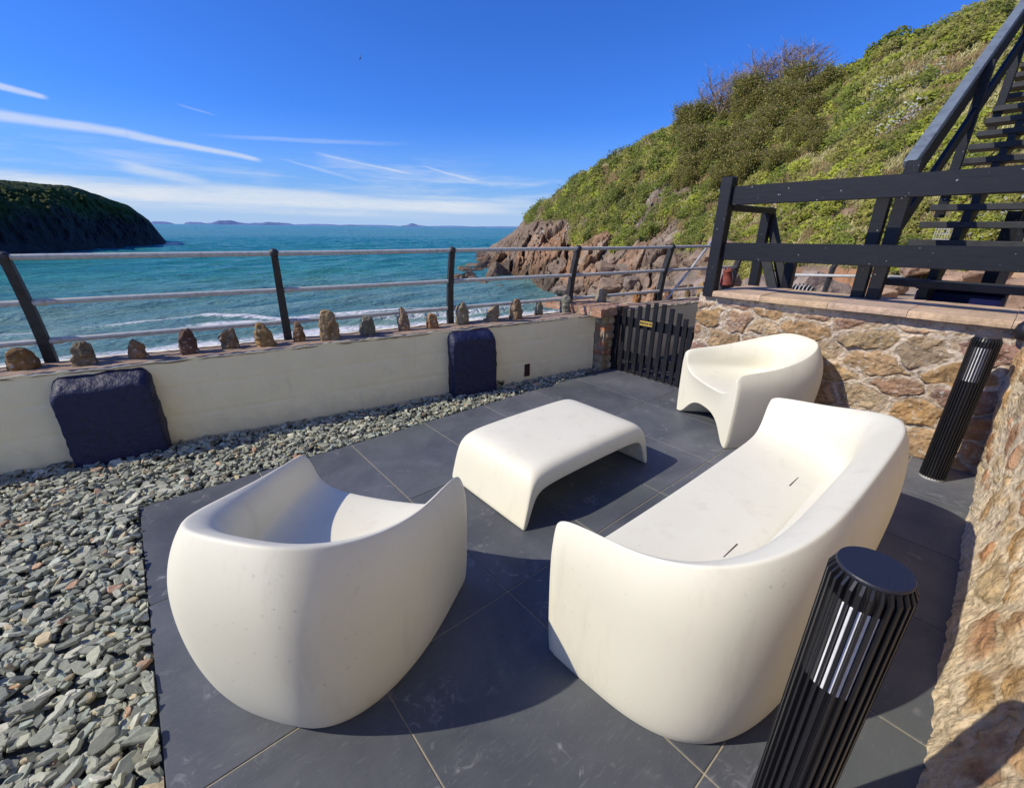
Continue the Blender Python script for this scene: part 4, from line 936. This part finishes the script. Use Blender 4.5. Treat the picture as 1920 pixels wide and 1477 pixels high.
# ------------------------------------------------------------------ headlands
TB = np.array([(36, 74, -5.2, 76, -5, 80, -3.9), (37.2, 70, -5, 73, -4.2, 80, -3.6), (38.5, 66, -5, 70, -3.4, 80, -2.65), (40.4, 60, -5, 66, -2.2, 79, -1.25), (41.4, 54, -5, 62, -1.2, 76, -.06), (42.1, 52, -5, 60, -.7, 75, .9), (43, 48, -5, 57, -.2, 73, 1.95), (45.5, 42, -5, 53, .5, 68, 3.44), (47.6, 37, -4.9, 49, 1, 64, 5.3),
 (49.65, 34, -4.6, 45, 1.3, 60, 6.7), (53, 30, -4, 40, 1.5, 56, 8.7), (56.3, 26, -3.2, 36, 1.7, 52, 10.3), (59.5, 23, -2.4, 32, 1.8, 49, 11.0), (65.7, 19, -1, 27, 1.9, 45, 12.0), (69.2, 17, -.2, 24, 2.0, 43, 13.2), (73.2, 15, .4, 21, 2.2, 41, 14.4), (76.1, 14, .45, 19.5, 2.3, 39, 15.9), (80.8, 13, .4, 18, 2.4, 37, 16.8), (85, 12, .4, 16, 2.5, 36, 18), (95, 11, .4, 14, 2.7, 35, 20), (110, 11, .4, 14, 2.7, 35, 20), (140, 11, .4, 14, 2.7, 35, 20)])
def hill_grid(TB, azs, nt, seed, lift_, veg0, hum):
    T_ = np.concatenate([[-.05], np.linspace(0, .36, int(nt*.42)-1), np.linspace(.365, 1, int(nt*.46)), np.linspace(1.02, 1.5, nt-int(nt*.42)-int(nt*.46))])
    Aq, Tq = [q.ravel() for q in np.meshgrid(azs, T_, indexing='ij')]
    I = lambda c: np.interp(Aq, TB[:, 0], TB[:, c])
    df, zf, dc, zc, dr_, er = [I(c) for c in range(1, 7)]; er = er-lift_*sstep(43, 52, Aq); zr = 1.485+dr_*np.tan(np.radians(er))
    t1 = np.clip(Tq/.36, 0, 1); t2 = np.clip((Tq-.36)/.64, 0, 1); t3 = np.clip(Tq-1, 0, 1)
    d = df+(dc-df)*t1+(dr_-dc)*t2+t3*40
    z = zf+(zc-zf)*(t1**.8)+(zr-zc)*(t2**.95)
    z = np.where(Tq > 1, zr+t3*2*(1-t3), z); d = np.where(Tq < 0, df-1.2, d); z = np.where(Tq < 0, zf-3.5, z)
    x = np.sin(np.radians(Aq))*d; y = np.cos(np.radians(Aq))*d
    p = np.c_[x, y, z]
    return p, Aq, Tq, t1, t2
azs = np.concatenate([np.linspace(36, 92, 640), np.linspace(92.5, 140, 60)]); NTT = 300
p, Aq, Tq, t1, t2 = hill_grid(TB, azs, NTT, 400, .95, 0, 0)
scale = np.hypot(p[:, 0], p[:, 1])/40
rg = np.random.default_rng(3)
# fractured rock: cells leaning with the strata
SS = np.c_[rg.uniform(-5, 75, 1500), rg.uniform(-10, 75, 1500), rg.uniform(-7, 6, 1500)]
rockz = (Tq < .50)
f1 = np.zeros(len(p)); f2 = f1+1; idn = np.zeros(len(p), int)
pw = p+np.c_[fbm(p*.5, 401, 3)-.5, fbm(p*.5+9, 402, 3)-.5, fbm(p*.5+5, 403, 3)-.5]*1.6
a_, b_, c_ = voro(pw[rockz], SS, (1, 1, 1.5)); f1[rockz] = a_; f2[rockz] = b_; idn[rockz] = c_
bh = rg.uniform(-1, 1, 1500)
vegline = 1.7+(fbm(p*np.array([.11, .11, .3]), 410, 4)-.5)*5.5+np.interp(Aq, [36, 43, 47, 52, 60, 64, 70, 75, 90], [3.5, 1.2, -.2, -.8, -.2, 0, -2.6, -3., -1.])
veg = sstep(-.35, .35, p[:, 2]-vegline); veg = np.where(p[:, 2] < -1.8, 0, veg)
patch = sstep(.66, .72, fbm(p*np.array([.16, .16, .25])+30, 415, 4))*(p[:, 2] < 6); veg = veg*(1-patch); veg = np.where(Tq < .02, 0, veg)
env = np.clip(Tq*14, 0, 1)*np.clip(scale, .35, 1.4)
ck = np.exp(-(np.abs(fbm(p*np.array([.7, .7, 1.3]), 460, 4)-.5)/.010)**2)+.8*np.exp(-(np.abs(fbm(p*np.array([1.6, 1.6, 2.6])+50, 462, 4)-.5)/.012)**2)
str_ = np.abs(((p[:, 2]*1.2+p[:, 0]*.45-p[:, 1]*.2+fbm(p*.3, 464, 3)*3) % .9)/.9-.5)*.5
rockd = (bh[idn]*.9*rockz-.38*ck+str_*.7+(fbm(p*3.2, 466, 4)-.5)*.5-.9*np.exp(-(np.maximum(f2-f1, 0)/.22)**2)*rockz+(fbm(p*.9, 420, 5)-.5)*1.5)*(1-veg)
vegd = ((fbm(p*.55, 430, 4)-.5)*1.5+(np.abs(fbm(p*1.5, 431, 3)-.5))*-.9+.25+(fbm(p*.16, 433, 2)-.5)*1.6)*veg
edge = sstep(0, .06, np.abs(Tq-1))
rad = np.c_[np.sin(np.radians(Aq)), np.cos(np.radians(Aq)), Aq*0]; nrm = np.c_[-rad[:, :2]*.75, Aq*0+.66]
p2 = p+nrm*((rockd*env+vegd*env*.8)*np.where(Tq > .93, .55, 1))[:, None]
kk = fbm(p*.8, 440, 5)[:, None]; k2 = fbm(p*2.4, 441, 4)[:, None]
rc = np.array([.245, .178, .132])*(.45+1.1*kk)*(.75+.5*k2); cellc = np.array([(1, 1, 1), (1.12, .97, .84), (.84, .84, .84), (1.15, .94, .76)])[(np.abs(bh[idn])*3.99).astype(int)]
rc = rc*cellc; orange = sstep(.66, .74, fbm(p*.35+11, 442, 4))[:, None]; rc = rc*(1-.6*orange)+np.array([.40, .20, .10])*.6*orange
pale = sstep(.60, .68, fbm(p*np.array([.5, .5, .2])+40, 443, 4))[:, None]; rc = rc*(1-.45*pale)+np.array([.40, .34, .26])*.45*pale
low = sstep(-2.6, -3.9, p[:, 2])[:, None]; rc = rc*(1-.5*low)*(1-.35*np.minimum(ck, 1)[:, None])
gc = np.array([.12, .14, .034])*(.5+1.0*k2)
ng = fbm(p*.28+3, 444, 4)[:, None]; gc = gc*(1-sstep(.5, .64, ng))+np.array([.155, .135, .06])*(.6+.8*k2)*sstep(.5, .64, ng)
colh = rc*(1-veg[:, None])+gc*veg[:, None]
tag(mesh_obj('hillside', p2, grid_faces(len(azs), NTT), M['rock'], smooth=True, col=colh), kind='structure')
# scrub cover as leaf faces
def leafcloud(P, Nn, size, col, seed, asp=None, udir=None, align=.0):
    rg = np.random.default_rng(seed); N = len(P); Nn = Nn/(np.linalg.norm(Nn, axis=1)[:, None]+1e-9); u = rg.normal(size=(N, 3))
    if udir is not None: u = u*udir[1][:, None]+udir[0]
    u -= align*(u*Nn).sum(1)[:, None]*Nn; u /= np.linalg.norm(u, axis=1)[:, None]; v = np.cross(u, Nn+rg.normal(size=(N, 3))*.45); v /= np.linalg.norm(v, axis=1)[:, None]+1e-9
    s = size[:, None]; a = np.full((N, 1), .55) if asp is None else asp[:, None]
    V = np.stack([P-u*s, P+v*s*a+u*s*.1, P+u*s, P-v*s*a+u*s*.1], 1).reshape(-1, 3)
    return V, np.arange(N*4).reshape(-1, 4), np.repeat(col, 4, 0)
vg = np.where((veg > .5) & (Tq < 1.06) & (Aq < 93))[0]; d_ = np.hypot(p2[vg, 0], p2[vg, 1])
wgt = d_**.25; NL = 380000
pick = vg[rg.choice(len(vg), NL, p=wgt/wgt.sum())]
dist = np.hypot(p2[pick, 0], p2[pick, 1])
LP = p2[pick]+rg.normal(size=(NL, 3))*np.array([.12, .12, .08])*(dist/30)[:, None]
bsel = vg[rg.integers(0, len(vg), 1500)]; BS = p2[bsel]; bA = Aq[bsel]
LPw = LP+np.c_[fbm(LP*1.1, 454, 3)-.5, fbm(LP*1.1+7, 455, 3)-.5, fbm(LP*1.1+3, 456, 3)-.5]*1.1
bf1, bf2, bid = voro(LPw, BS)
zone = np.clip((bA-58)/14, 0, 1)+(fbm(BS*.12, 457, 3)-.5)*.8
pl_ = np.array([.36, .17, .27, .10, .10])*(1-zone[:, None])+np.array([.10, .24, .20, .30, .16])*zone[:, None]; pl_ = np.clip(pl_, .02, 1); pl_ /= pl_.sum(1)[:, None]
kind_ = (rg.random((1500, 1)) > np.cumsum(pl_, 1)).sum(1); bh_ = np.array([.85, .5, .65, .1, .2])[kind_]*rg.uniform(.5, 1.25, 1500)
dome_ = np.clip(1-(bf1/(.35+.5*(bf2+bf1)))**2, 0, 1)**.7
sc_d = np.clip(dist/35, .45, 1.25)
LP += nrm[pick]*(bh_[bid]*dome_*sc_d*(1-.45*rg.random(NL)**2)+rg.uniform(-.02, .05, NL))[:, None]
tint = np.array([(.185, .225, .034), (.34, .37, .048), (.31, .30, .065), (.48, .43, .19), (.36, .26, .12)])[kind_]*rg.uniform(.72, 1.25, (1500, 1))
lc = tint[bid]*rg.uniform(.62, 1.32, (NL, 1)); alt = rg.random(NL) < .16; lc[alt] = np.array([(.34, .30, .13), (.16, .19, .03), (.22, .15, .08)])[rg.integers(0, 3, alt.sum())]*rg.uniform(.7, 1.2, (alt.sum(), 1))
g_ = ((kind_[bid] >= 3) | (rg.random(NL) < .08))[:, None]
sz = dist*.0021*rg.uniform(.45, 1.4, NL)*np.array([.85, 1.15, .95, 1.1, 1.0])[kind_[bid]]+.010
gb = g_[:, 0]; dn_ = np.c_[np.sin(np.radians(Aq[pick]))*.55, np.cos(np.radians(Aq[pick]))*.55, np.full(NL, .75)]+np.array([.35, -.1, 0])
sz = np.where(gb, sz*2.2, sz)
Vv, Ff, Cc = leafcloud(LP, nrm[pick]+np.array([-.35, .1, .35]), sz, lc, 5, asp=np.where(gb, .09, .55), udir=(dn_*gb[:, None]*1.4, np.where(gb, .45, 1.)), align=.74)
tag(mesh_obj('scrub', Vv, Ff, M['leaf'], col=Cc), 'olive green coastal scrub and dry grass covering the hillside', 'scrub', kind='stuff')
# white sea campion drifts
def drift(a0, a1, t0, t1, n, seed):
    sel = np.where((Aq > a0) & (Aq < a1) & (Tq > t0) & (Tq < t1))[0]; rg = np.random.default_rng(seed)
    q = sel[rg.integers(0, len(sel), n*4)]; f_ = fbm(p2[q]*.6, seed, 3); q = q[f_ > np.quantile(f_, .72)][:n]
    dd = np.hypot(p2[q, 0], p2[q, 1]); P = p2[q]+nrm[q]*.35+rg.normal(size=(len(q), 3))*.12
    return leafcloud(P, nrm[q], dd*.0026*rg.uniform(.5, 1.2, len(q)), np.tile((.62, .62, .56), (len(q), 1))*rg.uniform(.8, 1.1, (len(q), 1)), seed)
D = [drift(74, 80, .50, .72, 420, 501), drift(44, 58, .34, .5, 260, 502), drift(60, 70, .33, .45, 200, 503), drift(83, 92, .1, .5, 160, 504)]
o_ = 0; VV = []; FF = []; CC = []
for v_, f_, c__ in D: VV.append(v_); FF.append(f_+o_); CC.append(c__); o_ += len(v_)
tag(mesh_obj('white_flowers', np.concatenate(VV), np.concatenate(FF), M['leaf'], col=np.concatenate(CC)), 'drifts of tiny white flowers on the hillside scrub', 'flowers', kind='stuff')

# bare wind-bent trees with ivy on the crest
def tree_proto(seed, hgt, ivy, lean):
    rg = np.random.default_rng(seed); mb = MB(); tips = []
    wind = np.array([lean[0], lean[1], 0.])
    def branch(p, d, L, r, lv):
        n = 5; pts = [p]; q = p.copy(); dd = d.copy()
        for k in range(n):
            dd = dd+rg.normal(size=3)*.16+wind*.10*(1 if lv else .4)+np.array([0, 0, .05]); dd /= np.linalg.norm(dd); q = q+dd*L/n; pts.append(q.copy())
        mb.tube(pts, list(np.linspace(r, r*.45, n+1)), 5 if lv < 2 else 3, cap=False); tips.append((pts[2], lv)); tips.append((q, lv))
        if lv < 3:
            m = (7, 5, 4)[lv]
            for k in range(m):
                t = rg.uniform(.35, 1.) if lv else rg.uniform(.25, 1.); i = min(n-1, int(t*n)); pp = pts[i]+(pts[i+1]-pts[i])*(t*n-i)
                nd = dd+rg.normal(size=3)*.6; nd[2] = abs(nd[2])*.8+.15; nd = nd/np.linalg.norm(nd); branch(pp, nd, L*rg.uniform(.45, .7), r*.5, lv+1)
    branch(np.zeros(3), np.array([0., 0, 1.]), hgt*.62, .09, 0)
    lp_ = []
    for q, lv in tips:
        if q[2] < hgt*ivy: lp_ += [q+rg.normal(size=3)*.28 for _ in range(22)]
    for k in range(int(160*ivy*2)): 
        zq = rg.uniform(-.4, hgt*ivy*.9); lp_.append(np.array([0, 0, zq])+rg.normal(size=3)*np.array([.55, .55, .2])+wind*zq*.15)
    return mb, np.array(lp_)
rtv = np.array([cos(R_(66)), -sin(R_(66))])   # to the right as seen from the patio
protos = []
for i in range(5):
    mb, lp_ = tree_proto(600+i, 4.2, (.30, .34, .38, .95, .95)[i], rtv*1.1)
    rg = np.random.default_rng(640+i); lc = np.array([(.27, .28, .055), (.34, .31, .085), (.37, .27, .12), (.18, .21, .045)])[rg.integers(0, 4, len(lp_))]*rg.uniform(.7, 1.3, (len(lp_), 1))
    V_, F_, C_ = leafcloud(lp_, rg.normal(size=(len(lp_), 3)), rg.uniform(.05, .12, len(lp_)), lc, 650+i)
    protos.append((mb, V_, F_, C_))
def hill_at(a, t):
    i = np.argmin(np.abs(azs-a)); sl = slice(i*NTT, (i+1)*NTT); k = np.argmin(np.abs(Tq[sl]-t)); return p2[sl][k]
first = {}
spots = [(60.6+rng.uniform(-.3, .3)+.44*k, rng.uniform(.88, 1.0), (rng.uniform(.88, 1.08)+.06*sstep(0, 14, float(k)))*(1 if k < 20 else .68), 0) for k in range(23)]
spots += [(rng.uniform(58.5, 72), rng.uniform(.44, .88), rng.uniform(.45, .8), 1) for k in range(64)]
for n, (a, t, s_, kind) in enumerate(spots):
    pi_ = (n % 3) if kind == 0 else 3+n % 2; b = hill_at(a, t)-np.array([0, 0, .15])
    if pi_ not in first:
        r = empty('ivy_tree' if kind else 'bare_tree', b); mb, V_, F_, C_ = protos[pi_]
        mesh_obj('trunk', np.array(mb.V)+b, mb.F, M['bark'], r); mesh_obj('crown', V_+b, F_, M['leaf'], r, col=C_); first[pi_] = r
    else:
        src = first[pi_]; r = src.copy(); COL.objects.link(r); r.location = b
        for ch in list(src.children):
            c = ch.copy(); COL.objects.link(c); c.parent = r
    s_ *= np.hypot(b[0], b[1])/46; r.scale = (s_, s_, s_); r.rotation_euler = (0, 0, rng.uniform(-.35, .35))
    if kind: tag(r, 'ivy clad bushy tree in the thicket below the bare crest trees', 'tree', 'ivy clad thicket trees')
    else: tag(r, 'leafless wind bent tree on the skyline of the hillside', 'tree', 'bare trees along the crest')
# dark bushes standing on the skyline
for i, (a, t, s_) in enumerate(((73.6, .99, .5), (75.3, .985, .75), (76.3, .98, .9))):
    b = hill_at(a, t); rg = np.random.default_rng(700+i); n = 900; q = rg.normal(size=(n, 3)); q /= np.linalg.norm(q, axis=1)[:, None]; q *= rg.uniform(.5, 1, (n, 1))**.4*np.array([1.2, 1.2, .75])*s_; q[:, 2] += .2*s_
    q += (fbm(q*3+i, 71, 2)[:, None]-.5)*.5; lc = np.array([(.17, .21, .035), (.23, .26, .04)])[rg.integers(0, 2, n)]*rg.uniform(.7, 1.2, (n, 1)); V_, F_, C_ = leafcloud(q+b, q, rg.uniform(.07, .15, n), lc, 710+i)
    tag(mesh_obj('bush', V_, F_, M['leaf'], origin=b, col=C_), ('small dark bush on the skyline right of the bare trees', 'rounded green bush on the skyline left of the highest bush', 'largest rounded bush on the skyline near the top right')[i], 'bush')

# boulders on the foreshore and reef rocks in the water
reef = [(34.6, 55, 3.4, 1.4, 1.25), (35.6, 53, 3.0, 1.4, 1.15), (36.3, 51.5, 2.4, 1.2, 1.3), (33.6, 56, 2.2, 1.0, .8), (36.9, 48.5, 1.9, 1.2, 1.2), (34.4, 66, 2.6, 1.2, 1.1), (35.4, 62, 2.4, 1.1, 1.3), (38.0, 46, 1.8, 1.2, 1.1), (35.8, 72, 3.0, 1.4, .9), (37.2, 70, 3., 1.6, 1.3), (34.9, 74, 2.4, 1.2, .7), (38.6, 58, 2.2, 1.6, 1.9)]
for i, (a, d, sx, sy, sz) in enumerate(reef):
    q = pol(a, d); boulder(q[0], q[1], SEA-.15, sx, sy, sz, 800+i, (.17, .125, .09), 'low dark reef rock breaking the water off the headland', 'reef rocks off the headland', 'reef_rock')
for i in range(26):
    a = rng.uniform(47, 66); b = hill_at(a, rng.uniform(.0, .16)); s_ = rng.uniform(.4, 1.15)
    boulder(b[0], b[1], b[2]+.1, s_*1.3, s_, s_*.75, 840+i, [(.25, .18, .13), (.31, .215, .145), (.24, .19, .15)][i % 3], 'weathered brown boulder at the foot of the cliff', 'boulders at the cliff foot')
for i in range(14):
    a = rng.uniform(63, 76); d = rng.uniform(10.5, 14.5); q = pol(a, d); s_ = rng.uniform(.3, .75)
    boulder(q[0], q[1], (.40 if q[1] < 1.9 else -.1)+s_*.3, s_*1.4, s_, s_*.85, 920+i, [(.36, .26, .20), (.30, .23, .19), (.38, .27, .17)][i % 3], 'grey pink rock on the shore beyond the rail behind the fence', 'rocks beyond the timber fence')
for i in range(12):
    x = rng.uniform(9, 12.5); y = rng.uniform(-1.5, 1.8); s_ = rng.uniform(.25, .6)
    boulder(x, y, .48+s_*.25+max(0, x-11)*.15, s_*1.3, s_, s_*.8, 880+i, [(.40, .27, .19), (.36, .24, .17)][i % 2], 'pinkish rock lying on the bank behind the staircase', 'rocks on the bank behind the staircase')
# shaded headland across the bay
TL = np.array([(-60, 60, -5, 66, 6, 75, 9.), (-30, 85, -5, 92, 6, 104, 5.2), (-12, 108, -5, 114, 4.6, 128, 3.7), (-7.9, 118, -5, 124, 4.3, 140, 3.25), (-4.65, 128, -5, 134, 4.2, 150, 3.1), (-2.2, 138, -5, 144, 4., 158, 3.02), (-.6, 146, -5, 152, 3.6, 164, 2.4), (1.45, 156, -5, 160, 2., 168, 1.55), (2.72, 165, -5, 168, -1.2, 173, .15), (3.45, 171, -5.2, 172, -4.2, 175, -1.6), (3.7, 174, -5.5, 175, -5.4, 177, -2.1)])
az2 = np.concatenate([np.linspace(-60, -9, 60), np.linspace(-8.8, 3.7, 300)]); n2 = 170
q_, A2, T2, _, _ = hill_grid(TL, az2, n2, 900, 0, 0, 0)
rd = ((fbm(q_*.22, 901, 6)-.5)*6+(np.abs(fbm(q_*.55, 907, 5)-.5)-.15)*6)*np.clip(T2*6, 0, 1)*np.where(T2 > .8, .22, 1)*np.clip((3.9-A2)/2, 0, 1); nr2 = np.c_[-np.sin(np.radians(A2))*.8, -np.cos(np.radians(A2))*.8, A2*0+.5]
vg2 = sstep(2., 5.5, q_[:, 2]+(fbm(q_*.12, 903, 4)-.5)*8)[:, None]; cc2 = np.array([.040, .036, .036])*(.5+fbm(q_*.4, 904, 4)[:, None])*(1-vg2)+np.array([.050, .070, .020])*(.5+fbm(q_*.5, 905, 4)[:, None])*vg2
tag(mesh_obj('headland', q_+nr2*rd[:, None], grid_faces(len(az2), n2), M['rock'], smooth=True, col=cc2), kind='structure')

# gull
gp = pol(24.2, 60); gz = 1.485+60*tan(R_(15.9))
gl = empty('gull', (gp[0], gp[1], gz)); tag(gl, 'tiny dark gull flying high over the bay', 'gull')
mb = MB(); b = np.array([gp[0], gp[1], gz]); mb.tube([b+np.array([-.05, .18, 0]), b+np.array([0, .05, 0]), b+np.array([0, -.1, .01]), b+np.array([.02, -.22, .02])], [.01, .06, .05, .01], 8); mb.build('body', M['gull'], gl, smooth=True)
for s_ in (1, -1):
    mb = MB(); mb.add([b+np.array([0, .06, .02]), b+np.array([.06*s_, .05, .20*s_+.1]), b+np.array([.1*s_, -.02, .42*s_+.05]), b+np.array([.05*s_, -.06, .2*s_+.08]), b+np.array([0, -.08, .02])], [(0, 1, 3, 4), (1, 2, 3)]); mb.build('wing', M['gull'], gl)

for o in bpy.data.objects:
    if '_w' in o.keys(): del o['_w']
